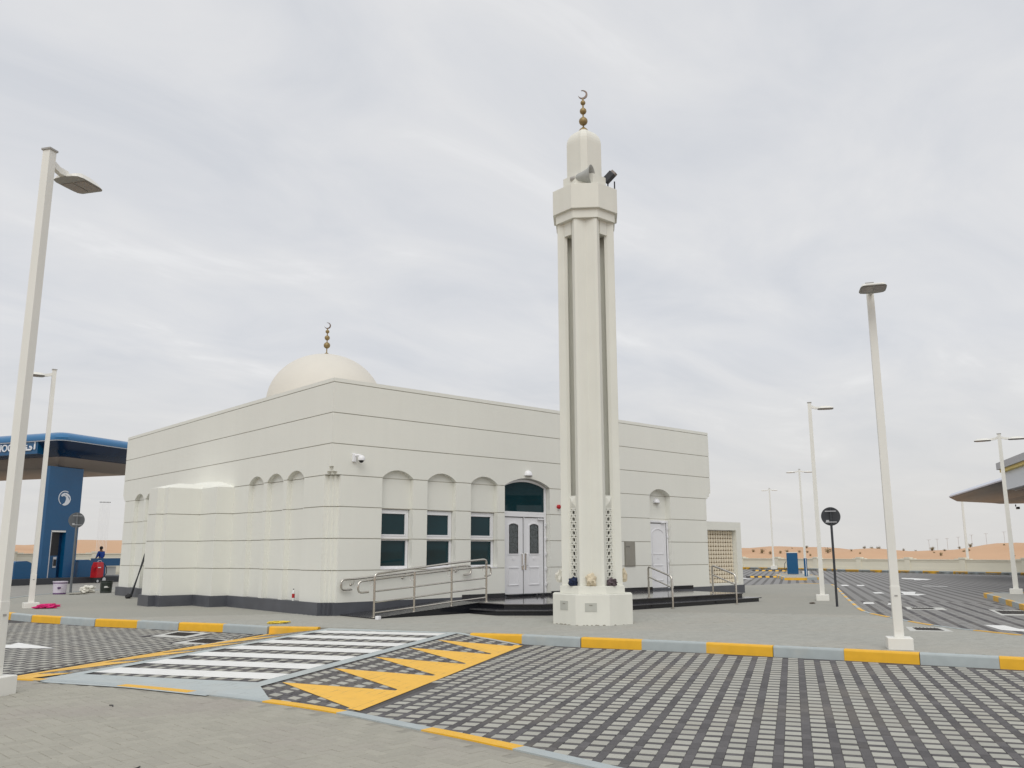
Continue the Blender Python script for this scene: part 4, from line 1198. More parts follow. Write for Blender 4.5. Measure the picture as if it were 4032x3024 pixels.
def lump(name, c, sz, m, label, cat, seed, group=None, rough=.28, sub=4, extra=None, rz=0.0):
    """crumpled soft thing: an icosphere pushed about"""
    bm = bmesh.new(); bmesh.ops.create_icosphere(bm, subdivisions=sub, radius=1.0)
    rg = random.Random(seed); f = [(rg.uniform(2, 5), rg.uniform(2, 5), rg.uniform(2, 5), rg.uniform(0, 6)) for _ in range(5)]
    for v in bm.verts:
        p = v.co.copy(); k = 1.0
        for q in f: k += rough / 4 * sin(q[0] * p.x + q[1] * p.y + q[2] * p.z + q[3])
        k += rough * 1.1 * noise.noise(p * 2.3 + Vector((seed, 0, 0))) + rough * .4 * noise.noise(p * 5.1 + Vector((0, seed, 0)))
        v.co = Vector((p.x * sz[0] * k, p.y * sz[1] * k, max(p.z, -.75) * sz[2] * k + sz[2] * .75))
        if v.co.z < .0: v.co.z = 0
    me = bpy.data.meshes.new(name); bm.to_mesh(me); bm.free(); me.materials.append(m)
    o = bpy.data.objects.new(name, me); COL.objects.link(o); o.location = c; o.rotation_euler = (0, 0, rz)
    return tag(o, label, cat, group)
vd = Vector((MC.x - CAM.x, MC.y - CAM.y)).normalized(); vr = Vector((vd.y, -vd.x))
def mpos(l, f, z):     # l: metres to the right of the minaret axis as seen, f: towards the viewer
    p = MC + l * vr - f * vd
    return (p.x, p.y, z)
lump('paper_sack', mpos(-.02, .70, .86), (.13, .10, .155), PAPER, 'crumpled tan paper sack wedged at the front of the minaret foot', 'sack', 5, None, .35, 3)
lump('paper_sack', mpos(.76, -.12, .93), (.075, .07, .17), PAPER, 'tan paper sack poking out from the right of the minaret', 'sack', 8, None, .35, 3)
lump('plastic_sack', mpos(-.76, -.05, .92), (.10, .08, .17), PLAST, 'whitish sack poking out from the left of the minaret', 'sack', 11, None, .35, 3)
lump('cloth_bundle', mpos(-.43, .53, .86), (.135, .09, .105), NAVYC, 'navy cloth bundle under the left pierced screen of the minaret', 'cloth', 14, None, .4)
lump('cloth_bundle', mpos(.45, .53, .86), (.12, .09, .095), PURPC, 'dark patterned cloth bundle under the right pierced screen of the minaret', 'cloth', 17, None, .4)

# horn loudspeaker and floodlight on the balcony
hl = thing('horn_loudspeaker', 'grey horn loudspeaker resting on the minaret balcony', 'loudspeaker', mpos(-.02, .55, 10.985))
hd = (vr * 0.95 - vd * .33).normalized(); hd3 = Vector((hd.x, hd.y, .0))
MB().lathe([(.06, -.20), (.085, -.17), (.105, -.14), (.14, .0), (.185, .12), (.235, .20), (.262, .22), (.268, .232), (.25, .228), (.18, .14), (.13, .02), (.08, -.12), (.001, -.14)], (0, 0, 0), 28, None, hd3).build('horn', mat('horn_grey', (.40, .41, .39), .5, .08, 6), hl, smooth=True)
b_ = Vector((0, 0, 0)) - hd3 * .24
MB().lathe([(.001, -.12), (.055, -.11), (.06, -.05), (.06, .02), (.04, .04)], tuple(b_), 16, None, hd3).build('driver', LAMPG, hl, smooth=True)
p_ = -hd3 * .22
MB().box((p_.x, p_.y, -.14), (.05, .05, .30)).build('bracket', BLACK, hl)
fl = thing('floodlight', 'dark floodlight tilted up on the right edge of the minaret balcony', 'floodlight', mpos(.60, .15, 10.70))
R_ = Vector((hd.x, hd.y, .9)).normalized().to_track_quat('Z', 'Y').to_matrix()
MB().box((vr.x * .03, vr.y * .03, .42), (.17, .17, .30), M=R_).build('housing', SIGNB, fl, bevel=.015)
MB().box((vr.x * .1, vr.y * .1, .47), (.14, .14, .24), M=R_).build('lens', LENS, fl)
MB().tube([(0, 0, 0), (0, 0, .25), (vr.x * .05, vr.y * .05, .40)], .018, 6).build('stand', BLACK, fl)
MB().tube([(vr.x * .17, vr.y * .17, -.05), (vr.x * .17, vr.y * .17, .30)], .018, 6).build('stay', BLACK, fl)

# ------------------------------------------------------------------ street lamps
def head(mbr, ang, zc, reach, L=.50, W=.44):
    pass
def street_lamp(x, y, h, arms, label, wb=.155, wt=.115, rz=0.0, z0=0.0, block=.42, bh=.20, group='white street lamps', hs=1.0, door=True):
    r = thing('street_lamp', label, 'street lamp', (x, y, z0), rz, group)
    if block:
        MB().box((0, 0, bh / 2 - .02), (block, block, bh + .04)).build('base_block', LAMPW, r, bevel=.012)
    a, b = wb / 2, wt / 2
    mb = MB(); mb.loft([[(-a, -a, bh), (a, -a, bh), (a, a, bh), (-a, a, bh)], [(-b, -b, h), (b, -b, h), (b, b, h), (-b, b, h)]])
    p = mb.build('pole', LAMPW, r)
    MB().box((0, 0, h + .012), (wt + .03, wt + .03, .024)).build('pole_cap', LAMPG, r)
    sl = wb / 2 + .006
    MB().prism([(-sl, -sl), (sl, -sl), (sl, sl), (-sl, sl)], bh, bh + .85).build('pole_sleeve', LAMPW, r, bevel=.004)
    if door:
        MB().box((0, -sl + .002, bh + .42), (wb * .62, .012, .62)).build('access_hatch', LAMPW, p)
        MB().box((0, -sl - .006, bh + .69), (.05, .006, .025)).build('latch', LAMPG, p)
    for k in arms:
        k = k - rz; d = Vector((cos(k), sin(k), 0)); s = Vector((-sin(k), cos(k), 0))
        def ring(t, w, zb, zt_):
            c = d * t
            return [c - s * w + Vector((0, 0, zb)), c + s * w + Vector((0, 0, zb)), c + s * w * .8 + Vector((0, 0, zt_)), c - s * w * .8 + Vector((0, 0, zt_))]
        zc = h - .19
        mb = MB(); mb.loft([ring(wt / 2 - .01, .035, zc, zc + .10), ring(.18 * hs, .032, zc - .045, zc + .045), ring(.30 * hs, .06, zc - .05, zc + .03)])
        hd_ = fix_normals(mb.build('arm', LAMPW, r))
        mb = MB(); L = .54 * hs; W = .225 * hs; t0 = .26 * hs
        prof = [(0, .25, .02), (.03, .62, .035), (.08, .88, .05), (.22, 1.0, .075), (.5, 1.0, .08), (.8, .97, .062), (.95, .86, .035), (1.0, .70, .02)]
        mb.loft([ring(t0 + L * t, W * w, zc - .05, zc - .05 + th) for t, w, th in prof])
        hh = fix_normals(mb.build('lamp_head', LAMPW, r, smooth=False))
        for sg in (-1, 1):
            mb = MB(); c0 = d * (t0 + L * .62) + s * sg * W * .46 + Vector((0, 0, zc - .056))
            mb.box(tuple(c0), (L * .55, W * .78, .014), k); mb.build('lamp_lens', LENS, hh)
        MB().loft([ring(t0 + L * t, W * w * .985, zc - .055, zc - .046) for t, w, th in prof]).build('lamp_rim', LAMPG, hh)
    return r
D33 = radians(31)
street_lamp(-9.385, -8.79, 6.80, [radians(33)], 'white street lamp on the near pavement cropped by the left photo edge', .122, .112, radians(33), block=.36, bh=.21)
street_lamp(-4.72, 9.62, 7.46, [radians(175)], 'white street lamp behind the pink cloth left of the mosque', .14, .115, radians(-5), block=.42, bh=.15)
street_lamp(3.22, -13.66, 6.45, [D33 + pi], 'white street lamp at the kerb right of the minaret, lamp head towards the viewer', .140, .118, D33 - pi / 2, block=.40, bh=.19)
street_lamp(16.45, -4.93, 6.88, [radians(-60)], 'single arm white street lamp beside the dark round sign', .145, .12, radians(30), block=.42, bh=.19)
street_lamp(26.2, -7.75, 6.33, [radians(-72), radians(108)], 'double arm white street lamp on the striped island under the pale fascia', .17, .13, radians(18), block=.45, bh=.2, hs=1.15)
street_lamp(50.15, 15.1, 8.03, [radians(-60), radians(120)], 'double arm white street lamp behind the narrow blue post', .18, .14, radians(30), block=.5, bh=.2, hs=1.25)
street_lamp(68.4, 29.2, 8.2, [radians(-60), radians(120)], 'farthest double arm white street lamp beside the cream boundary wall', .18, .14, radians(30), block=.6, bh=.3, hs=1.0)
street_lamp(69.2, 10.5, 6.85, [radians(-60), radians(120)], 'white street lamp by the boundary wall, its top behind the canopy', .2, .15, radians(30), block=.6, bh=.3, hs=1.0)
# far lamps along the road beyond the dunes
for i, (px, py, ph_) in enumerate([(211.1, 73.97, 4.7), (211.6, 72.15, 4.85), (212.2, 69.99, 5.0), (212.8, 67.57, 5.3), (213.5, 64.7, 5.75), (214.3, 61.67, 6.05), (215.3, 57.97, 6.4)]):
    r = thing('street_lamp', 'faint grey lamp post on the far road beyond the sand dunes', 'street lamp', (px, py, 0), 0, 'faint lamp posts beyond the dunes')
    MB().tube([(0, 0, -1), (0, 0, ph_)], .055, 6).build('pole', POSTG, r)
    MB().box((0, 0, ph_), (.25, .9, .06)).build('lamp_head', POSTG, r)

# ------------------------------------------------------------------ round signs seen from behind
def round_sign(x, y, z, r_, ph, face, m, label, mp_):
    r = thing('round_sign', label, 'road sign', (x, y, 0), atan2(face[1], face[0]), 'round road signs seen from behind')
    MB().tube([(0, 0, -.05), (0, 0, z + r_ * .9)], ph, 12).build('post', mp_, r, smooth=True)
    d = MB().lathe([(.001, 0), (r_, 0), (r_, .012), (r_ - .006, .018), (.001, .018)], (-ph - .02, 0, z), 40, None, (-1, 0, 0)).build('sign_disc', m, r)
    for dz in (-.62, .55):
        MB().box((ph + .004 - .0, 0, z + dz * r_), (.012, r_ * 1.15, .022)).build('clamp_bar', ALU, r)
    MB().box((-ph - .015, -r_ * .35, z - .5 * r_), (.008, r_ * .3, .06)).build('sticker', ALU, r)
vS = Vector((13.52 - CAM.x, -7.02 - CAM.y)).normalized()
round_sign(13.52, -7.02, 2.71, .285, .036, (-vS.x, -vS.y), SIGNB, 'dark back of a round sign on a post by the right kerb', SIGNB)
vS = Vector((-.73 - CAM.x, 20.24 - CAM.y)).normalized()
round_sign(-.73, 20.24, 3.06, .33, .05, (-vS.x + .25, -vS.y), SIGNL, 'grey back of a round sign on a post before the blue station', SIGNL)

# ------------------------------------------------------------------ clutter on the ground
bt = thing('bottle', 'clear plastic bottle with a red label standing by the mosque side wall', 'bottle', (-.12, 1.78, 0.33))
bt.location = (-.045, 1.70, .33 - .32)
CLEAR = mat('clear_plastic', (.72, .74, .72), .2, .05, 8)
MB().lathe([(.035, 0), (.038, .02), (.038, .10)], (0, 0, .32), 16).build('body', CLEAR, bt, smooth=True)
MB().lathe([(.04, .08), (.04, .19)], (0, 0, .32), 16).build('label_band', RED, bt, smooth=True)
MB().lathe([(.038, .19), (.038, .22), (.025, .27), (.014, .29), (.014, .305)], (0, 0, .32), 16).build('neck', CLEAR, bt, smooth=True)
MB().lathe([(.017, .30), (.017, .325), (.001, .326)], (0, 0, .32), 12).build('cap', BLACK, bt)
def bucket(x, y, r0, h, m, band_m, label, lab=None):
    r = thing('paint_bucket', label, 'bucket', (x, y, 0), 0, 'paint buckets on the sidewalk edge')
    MB().lathe([(r0 * .88, 0), (r0, h * .94), (r0 * 1.04, h * .94), (r0 * 1.04, h), (r0 * .96, h), (r0 * .93, h * .95), (.001, h * .93)], (0, 0, 0), 24, m).build('pail', m, r, smooth=True)
    MB().lathe([(r0 * .90, h * .02), (r0 * .905, h * .12)], (0, 0, 0), 24).build('band', band_m, r)
    MB().lathe([(r0 * 1.0, h * .83), (r0 * 1.01, h * .9)], (0, 0, 0), 24).build('band', band_m, r)
    MB().box((r0 * -.25, -r0 * .93, h * .5), (r0 * .7, .02, h * .14), radians(10)).build('label', lab or band_m, r)
    MB().tube([(-r0, 0, h * .85), (-r0 * .8, -.05, h * .6), (0, -r0 - .05, h * .45), (r0 * .8, -.05, h * .6), (r0, 0, h * .85)], .008, 5).build('handle', STEEL, r)
PURP = mat('purple_band', (.12, .06, .16), .5, .1, 6)
bucket(-1.55, 18.75, .27, .52, LILAC, PURP, 'lilac paint bucket beside the grey sign post')
bucket(.28, 18.85, .25, .50, mat('dark_bucket', (.02, .028, .022), .4, .5, 7), mat('dark_band', (.05, .06, .055), .5, .2, 6), 'black paint bucket beside the white sack', LWHT)
lump('plastic_sack', (-.3, 19.4, 0), (.26, .2, .17), PLAST, 'white sack slumped against the black paint bucket', 'sack', 21, None, .35)
lump('pink_cloth', (-4.45, 8.85, 0), (.30, .17, .07), PINK, 'bright pink cloth lying by the left lamp base', 'cloth', 24, None, .5)
lump('sand_pile', (-.95, 18.2, 0), (.3, .12, .03), JNEAR, 'small heap of sand beside the lilac bucket', 'sand heap', 31, None, .6)
lump('sand_pile', (14.4, -5.7, 0), (.10, .06, .02), mat('dirt', (.16, .13, .10), .9, .3, 12), 'dark dirt patch right of the black granite step', 'dirt', 33, None, .7)
tp_ = thing('tape_tangle', 'tangle of yellow tape on the sidewalk just behind the kerb by the crossing', 'tape', (-2.0, -1.35, 0.0))
for k in range(5):
    rg = random.Random(50 + k); P = []
    for i in range(26):
        a = i * .55 + k; P.append((.28 * cos(a) * (.5 + .5 * rg.random()) + rg.uniform(-.05, .05), .22 * sin(a) * (.5 + .5 * rg.random()), .012 + .03 * rg.random()))
    MB().tube(P, .009, 4).build('tape', TAPE, tp_)
tag(MB().box((.33, -2.0, .045), (.12, .1, .09), .4).build('foam_block', UPVC, bevel=.01), 'small white block on the ground at the foot of the ramp', 'block')
# long pole with rungs leaning in the recess beyond the bay
ld = thing('ladder', 'dark narrow ladder leaning in the recess behind the white wall bay', 'ladder', (-.42, 13.75, 0))
A, B = Vector((0, 0, 0.0)), Vector((.36, -.38, 1.62))
MB().tube([A, B], .026, 8).build('stile', SIGNB, ld); MB().tube([A + Vector((.16, .32, 0)), B + Vector((.06, .32, 0))], .026, 8).build('stile', SIGNB, ld)
for k in range(5):
    p = A.lerp(B, .15 + k * .17); q = (A + Vector((.16, .32, 0))).lerp(B + Vector((.06, .32, 0)), .15 + k * .17); MB().tube([p, q], .016, 6).build('rung', SIGNB, ld)
lump('black_bag', (-.62, 13.3, 0), (.11, .11, .09), BLACK, 'small black lump at the foot of the ladder', 'bag', 41, None, .2)
for k, (x, y, a) in enumerate([(-9.4, -13.6, .2), (-8.6, -10.6, 1.2), (-10.3, -12.0, 2.0)]):
    tag(MB().tube([(x, y, .008), (x + .05 * cos(a), y + .05 * sin(a), .012), (x + .1 * cos(a + .4), y + .1 * sin(a + .4), .008)], .006, 5).build('twig', BLACK), ('short dark twig on the near pavement, middle one', 'short dark twig nearest the yellow pavement edge', 'short dark twig closest to the left lamp base')[k], 'twig')

# ------------------------------------------------------------------ the blue filling station on the left
WD = radians(27); w3 = Vector((cos(WD), sin(WD))); u3 = Vector((-sin(WD), cos(WD)))
P0 = Vector((2.2, 37.6)); CC = P0 - .8 * w3 - 1.6 * u3
def st(a, b, z):     # a along the short side, b along the long side of the station
    p = CC + a * w3 + b * u3
    return (p.x, p.y, z)
def rrect(a0, a1, b0, b1, r, n=6):
    pts = []
    for cx, cy, s in ((a1 - r, b0 + r, -pi / 2), (a1 - r, b1 - r, 0), (a0 + r, b1 - r, pi / 2), (a0 + r, b0 + r, pi)):
        for i in range(n + 1):
            t = s + pi / 2 * i / n; pts.append((cx + r * cos(t), cy + r * sin(t)))
    return pts
cano = thing('station_canopy', 'blue filling station canopy with white lettering at the left', 'canopy')
CW, CL = 9.0, 30.0
def cring(ins, z, r=.6):
    return [st(a, b, z) for a, b in rrect(ins, CW - ins, ins, CL - ins, max(r - ins * .2, .15))]
mb = MB(); mb.loft([cring(.9, 8.95), cring(.35, 8.88), cring(.1, 8.72), cring(0, 8.55), cring(0.02, 8.40)][::-1]); fix_normals(mb.build('edge_band', BLUEL, cano, smooth=True))
mb = MB(); mb.loft([cring(.05, 8.40), cring(.05, 8.35)]); fix_normals(mb.build('trim_line', mat('pale_trim', (.6, .65, .72), .3, .03, 3), cano))
mb = MB(); mb.loft([cring(.10, 8.35), cring(.5, 7.95), cring(1.1, 7.50)]); fix_normals(mb.build('fascia', NAVY, cano, smooth=True))
mb = MB(); mb.loft([cring(1.1, 7.50), cring(1.5, 7.0), cring(1.9, 6.86)]); fix_normals(mb.build('soffit', SOFF, cano, smooth=True))
# sign box with lettering along the long side
sb0, sb1 = 2.02, 8.0
mb = MB(); zb0, zb1 = 7.62, 8.34; q = [st(.12, sb0, zb0), st(.12, sb1, zb0), st(.12, sb1, zb1), st(.12, sb0, zb1), st(1.2, sb0, zb0), st(1.2, sb1, zb0), st(1.2, sb1, zb1), st(1.2, sb0, zb1)]
mb.add(q, [(0, 1, 2, 3), (4, 7, 6, 5), (0, 3, 7, 4), (1, 5, 6, 2), (3, 2, 6, 7), (0, 4, 5, 1)])
sgn = fix_normals(mb.build('sign_box', BLUE, cano))
def letters(txt, b_left, z, size, name):
    cu = bpy.data.curves.new(name, 'FONT'); cu.body = txt; cu.size = size; cu.extrude = .03; cu.offset = .005; cu.materials.append(LTEXT)
    o = bpy.data.objects.new(name, cu); COL.objects.link(o)
    # text runs from larger b (left as seen) towards smaller b, upright, facing -w3
    X = Vector((-u3.x, -u3.y, 0)); Y = Vector((0, 0, 1)); Z = X.cross(Y)
    M = Matrix.Identity(4)
    for i, v in enumerate((X, Y, Z)):
        for j in range(3): M[j][i] = v[j]
    M.translation = Vector(st(.085, b_left, z))
    dg = bpy.context.evaluated_depsgraph_get(); dg.update()
    me = bpy.data.meshes.new_from_object(o.evaluated_get(dg))
    bpy.data.objects.remove(o)
    me.materials.clear(); me.materials.append(LTEXT)
    o = bpy.data.objects.new(name, me); COL.objects.link(o); o.parent = sgn; o.matrix_local = M

    return o, me
letters('ADNOC', 6.38, 7.84, .62, 'lettering')
# Arabic name built stroke by stroke, right to left
def stroke(b_pts, w=.052):
    P = [Vector(st(.085, 2.2 + (b - 2.9) * .66, 7.88 + (z - 7.76) * .82)) for b, z in b_pts]; mb = MB(); rings = []
    nrm = Vector((-w3.x, -w3.y, 0))
    for i, p in enumerate(P):
        t = (P[min(i + 1, len(P) - 1)] - P[max(i - 1, 0)]).normalized(); s = t.cross(nrm)
        rings.append([p + s * w + nrm * .03, p - s * w + nrm * .03, p - s * w - nrm * .02, p + s * w - nrm * .02])
    mb.loft(rings); return fix_normals(mb.build('lettering', LTEXT, sgn))
stroke([(2.95, 7.76), (2.93, 8.16)]); stroke([(2.86, 8.22), (2.99, 8.23)], .03); stroke([(2.88, 8.23), (2.96, 8.28)], .03)
stroke([(3.62, 7.98), (3.45, 7.98), (3.33, 7.90), (3.33, 7.80), (3.42, 7.76), (3.75, 7.76), (4.15, 7.77)])
stroke([(3.95, 7.98), (3.98, 7.86), (4.15, 7.77), (4.4, 7.77)]); stroke([(3.9, 8.08), (4.02, 8.08)], .04)
stroke([(4.55, 7.90), (4.45, 7.84), (4.5, 7.76), (4.62, 7.80), (4.64, 7.92), (4.52, 7.95), (4.44, 7.88), (4.50, 7.70), (4.75, 7.62)])
stroke([(4.95, 8.2), (4.96, 7.78), (5.2, 7.76), (5.5, 7.77), (5.55, 7.86)]); stroke([(5.15, 7.98), (5.30, 8.02), (5.2, 7.92), (5.34, 7.92)], .025)
# column with the portal
col_ = thing('station_column', 'blue station column with round white bird emblem and pump opening', 'column')
def cb_(x0, x1, y0, y1, z0, z1, m, name, parent, bev=0.0):
    mb = MB(); q = [P0 + x * w3 + y * u3 for x, y in ((x0, y0), (x1, y0), (x1, y1), (x0, y1))]
    mb.prism([(p.x, p.y) for p in q], z0, z1)
    return mb.build(name, m, parent, bevel=bev)
CWD = 2.5
shaft_ = cb_(0, CWD, 0, .32, 3.05, 6.92, BLUE, 'column_shaft', col_)
cb_(0, .52, 0, .32, .2, 3.048, BLUE, 'column_leg', col_); cb_(1.60, CWD, 0, .32, .2, 3.048, BLUE, 'column_leg', col_)
cb_(.52, .60, .02, .3, .2, 3.0, ALU, 'portal_frame', col_); cb_(.52, 1.60, .02, .3, 2.94, 3.045, LWHT, 'portal_frame', col_)
pump = thing('fuel_pump', 'blue and black fuel dispenser inside the station column opening', 'fuel pump')
cb_(.62, 1.36, .25, .9, .2, 1.52, BLUE, 'lower_panel', pump); cb_(.62, 1.36, .25, .9, 1.52, 2.05, BLACK, 'display', pump); cb_(.92, 1.36, .25, .9, 2.05, 2.94, BLACK, 'hose_tower', pump)
cb_(1.36, 1.60, .3, .95, .2, 2.94, NAVY, 'side_panel', pump); cb_(1.02, 1.25, .2, .26, .80, 1.45, ALU, 'nozzle_holster', pump); cb_(1.06, 1.21, .15, .22, .9, 1.3, BLACK, 'nozzle', pump)
# emblem: white ring with a bird head
ec = (1.25, 5.02, .46)
def eface(pts, name, d=.02, m=LTEXT):
    mb = MB(); fr = [P0 + (ec[0] + x * ec[2]) * w3 - d * u3 for x, z in pts]; bk = [P0 + (ec[0] + x * ec[2]) * w3 - .002 * u3 for x, z in pts]
    mb.loft([[(p.x, p.y, ec[1] + q[1] * ec[2]) for p, q in zip(fr, pts)], [(p.x, p.y, ec[1] + q[1] * ec[2]) for p, q in zip(bk, pts)]])
    return fix_normals(mb.build(name, m, shaft_))
arc = lambda r, a0, a1, n=20: [(r * cos(radians(a0 + (a1 - a0) * i / n)), r * sin(radians(a0 + (a1 - a0) * i / n))) for i in range(n + 1)]
eface(arc(1.0, 60, 235) + arc(.90, 235, 60), 'emblem_ring')
eface([(-.62, .28), (-.50, .52), (-.20, .70), (.20, .72), (.55, .58), (.85, .28), (.95, .0)] + arc(.98, -5, -95, 14) + [(-.35, -.88), (.05, -.62), (.22, -.25), (.20, .08), (.02, .26), (-.25, .30), (-.45, .18)], 'emblem_head')
eface([(-.15, .45), (.10, .50), (.30, .36), (.05, .42)], 'emblem_eye', .03, BLUE)
eface([(.35, .40), (.72, .12), (.80, -.25), (.62, .05)], 'emblem_feather', .03, BLUE)
isl = MB()
q = [P0 + a * w3 + b * u3 for a, b in ((-8, -.6), (9, -.6), (9, 3.2), (-8, 3.2))]
isl.prism([(p.x, p.y) for p in q], -.3, .2); io = isl.build('pump_island', SIGNB, bevel=.02)
io['kind'] = 'structure'
def barrier(a0, a1, b, h, label):
    mb = MB(); prof = [(0, .2), (0, h - .10), (.10, h), (a1 - a0 - .35, h + .02), (a1 - a0 - .05, h - .08), (a1 - a0, h - .16), (a1 - a0, .2)]
    f = [P0 + (a0 + x) * w3 + b * u3 for x, z in prof]; k = [P0 + (a0 + x) * w3 + (b + .7) * u3 for x, z in prof]
    mb.loft([[(p.x, p.y, z[1]) for p, z in zip(f, prof)], [(p.x, p.y, z[1]) for p, z in zip(k, prof)]])
    return tag(fix_normals(mb.build('pump_cabinet', BLUE)), label, 'cabinet', 'blue cabinets on the pump island')
barrier(-1.75, -.62, 0.0, 1.2, 'blue cabinet between the two left lamp poles')
barrier(2.85, 3.95, 0.1, 1.25, 'blue cabinet behind the red machine, left of the worker')
bb = thing('service_counter', 'low blue counter in front of the worker', 'counter')
cb_(4.9, 6.6, .5, 1.3, .85, 1.34, BLUE, 'counter_top', bb); cb_(4.9, 5.4, .5, 1.3, .2, .85, BLUE, 'counter_leg', bb); cb_(5.4, 6.4, .62, 1.2, .25, .80, CONCF, 'counter_shelf', bb)
# red wheeled machine
rp = P0 + 3.3 * w3 - 1.0 * u3
tr = thing('wheeled_machine', 'red wheeled service machine parked before the blue pump island', 'machine', (rp.x, rp.y, ZR), WD)
mb = MB(); mb.loft([[(-.25, -.28, .32), (.27, -.28, .32), (.27, .28, .32), (-.25, .28, .32)], [(-.23, -.26, 1.0), (.29, -.26, 1.0), (.29, .26, 1.0), (-.23, .26, 1.0)], [(-.16, -.2, 1.28), (.27, -.2, 1.28), (.27, .2, 1.28), (-.16, .2, 1.28)]])
tb = fix_normals(mb.build('body', RED, tr, bevel=.03))
for sx, rr in ((-.2, .12), (.30, .20)):
    wh = MB().lathe([(rr * .6, -.03), (rr, -.03), (rr, .03), (rr * .6, .03)], (sx, -.30, rr), 20, None, (0, 1, 0)).build('wheel', BLACK, tr, smooth=True)
    MB().lathe([(.001, -.035), (rr * .7, -.035), (rr * .7, .035), (.001, .035)], (sx, -.30, rr), 16, None, (0, 1, 0)).build('rim', ALU, wh)
MB().tube([(-.1, -.1, 1.28), (-.05, -.1, 1.36), (.15, -.1, 1.38), (.22, -.1, 1.28)], .02, 6).build('handle', ALU, tr)
MB().tube([(.3, -.2, 1.2), (.5, -.25, .95), (.52, -.25, .6), (.36, -.25, .4)], .025, 6).build('hose', BLACK, tr)
MB().box((-.34, -.1, .95), (.2, .12, .08)).build('bracket', RED, tr); MB().box((-.1, -.29, .95), (.22, .01, .05)).build('label', LTEXT, tb)
# worker seen from behind
man_p = P0 + 6.4 * w3 + 2.0 * u3
man = thing('person', 'worker in a blue shirt seen from behind at the station', 'person', (man_p.x, man_p.y, .2), WD)
man.scale = (1.05, 1.05, 1.05)
def skin(name, verts, edges, radii, m, parent, sub=2):
    me = bpy.data.meshes.new(name); me.from_pydata(verts, edges, []); me.materials.append(m)
    o = bpy.data.objects.new(name, me); COL.objects.link(o); o.parent = parent
    md = o.modifiers.new('skin', 'SKIN')
    for i, r in enumerate(radii): me.skin_vertices[0].data[i].radius = r if isinstance(r, tuple) else (r, r)
    me.skin_vertices[0].data[0].use_root = True
    s = o.modifiers.new('sub', 'SUBSURF'); s.levels = sub; s.render_levels = sub
    return o
V = [(0, 0, 1.0), (0, 0, 1.22), (0, .02, 1.45), (0, .05, 1.57), (0, .06, 1.66), (0, .07, 1.76),
     (-.19, .02, 1.47), (-.26, .06, 1.22), (-.24, .22, 1.05), (-.23, .28, 1.0), (.19, .02, 1.47), (.26, .06, 1.22), (.24, .22, 1.05), (.23, .28, 1.0),
     (-.10, 0, .95), (-.11, .02, .52), (-.12, -.02, .08), (-.12, .1, .04), (.10, 0, .95), (.11, .02, .52), (.12, -.02, .08), (.12, .1, .04)]
Ed = [(0, 1), (1, 2), (2, 3), (3, 4), (4, 5), (2, 6), (6, 7), (7, 8), (8, 9), (2, 10), (10, 11), (11, 12), (12, 13), (0, 14), (14, 15), (15, 16), (16, 17), (0, 18), (18, 19), (19, 20), (20, 21)]
Rd = [(.15, .10), (.145, .10), (.16, .11), .055, .085, .07, .065, .05, .042, .035, .065, .05, .042, .035, .085, .06, .045, .04, .085, .06, .045, .04]
body = skin('body', V, Ed, Rd, SKINM, man)
skin('shirt', [V[0], V[1], (0, .02, 1.47), V[6], V[7], (-.25, .14, 1.13), V[10], V[11], (.25, .14, 1.13)], [(0, 1), (1, 2), (2, 3), (3, 4), (4, 5), (2, 6), (6, 7), (7, 8)], [(.17, .125), (.165, .125), (.175, .125), .085, .072, .066, .085, .072, .066], SHIRT, man)
skin('trousers', [(0, 0, .98), V[14], V[15], V[16], V[18], V[19], V[20]], [(0, 1), (1, 2), (2, 3), (0, 4), (4, 5), (5, 6)], [(.165, .12), .10, .075, .062, .10, .075, .062], TROUS, man)
MB().sphere((0, .045, 1.735), .108, 16, None, 1.05).build('hair', HAIR, man, smooth=True)
# flag poles behind the station
for i in range(8):
    r = thing('flagpole', 'thin white flagpole with dark knob in the row behind the station', 'flagpole', (12.95 + .11 * i, 63.8 - .04 * i, 0), 0, 'row of eight flagpoles')
    MB().tube([(0, 0, 0), (0, 0, 6.15)], .013, 6).build('pole', mat('bright_white_paint', (.88, .88, .88), .4, .02, 2), r)
    MB().sphere((0, 0, 6.27), .05, 8).build('knob', SIGNB, r)

# ------------------------------------------------------------------ boundary walls
def boundary(A, B, h, n, label, th=.25):
    A, B = Vector(A), Vector(B); d = (B - A); L = d.length; a = atan2(d.y, d.x); d = d / L
    r = thing('boundary_wall', label, 'wall', (A.x, A.y, 0), a)
    sg = L / n
    for i in range(n):
        MB().box((sg * (i + .5), 0, h / 2 - .15), (sg - .56, th, h + .3)).build('wall_panel', CREAM, r)
        MB().box((sg * (i + .5), 0, h + .03), (sg - .56, th + .12, .06)).build('coping', CREAM, r)
        MB().box((sg * (i + .5), 0, h - .16), (sg - .56, th + .03, .02)).build('groove_line', mat('wall_line', (.55, .5, .4), .8), r)
        MB().box((sg * (i + .5), 0, .12), (sg - .56, th + .06, .24)).build('wall_base', CREAM, r)
    for i in range(n + 1):
        p = MB().box((sg * i, 0, h / 2), (.56, th + .14, h + .1)).build('pillar', CREAM, r)
        MB().box((sg * i, 0, h + .09), (1.5, th + .1, .07)).build('shoulder', CREAM, p)
        MB().box((sg * i, 0, h + .16), (.6, th + .2, .14)).build('pillar_cap', CREAM, p)
boundary((58.0, -22), (76.5, 47.0), .95, 13, 'cream boundary wall with capped pillars below the dunes on the right')
boundary((24.0, 57.5), (-30.0, 72.0), 1.62, 9, 'cream boundary wall with capped pillars behind the blue station')

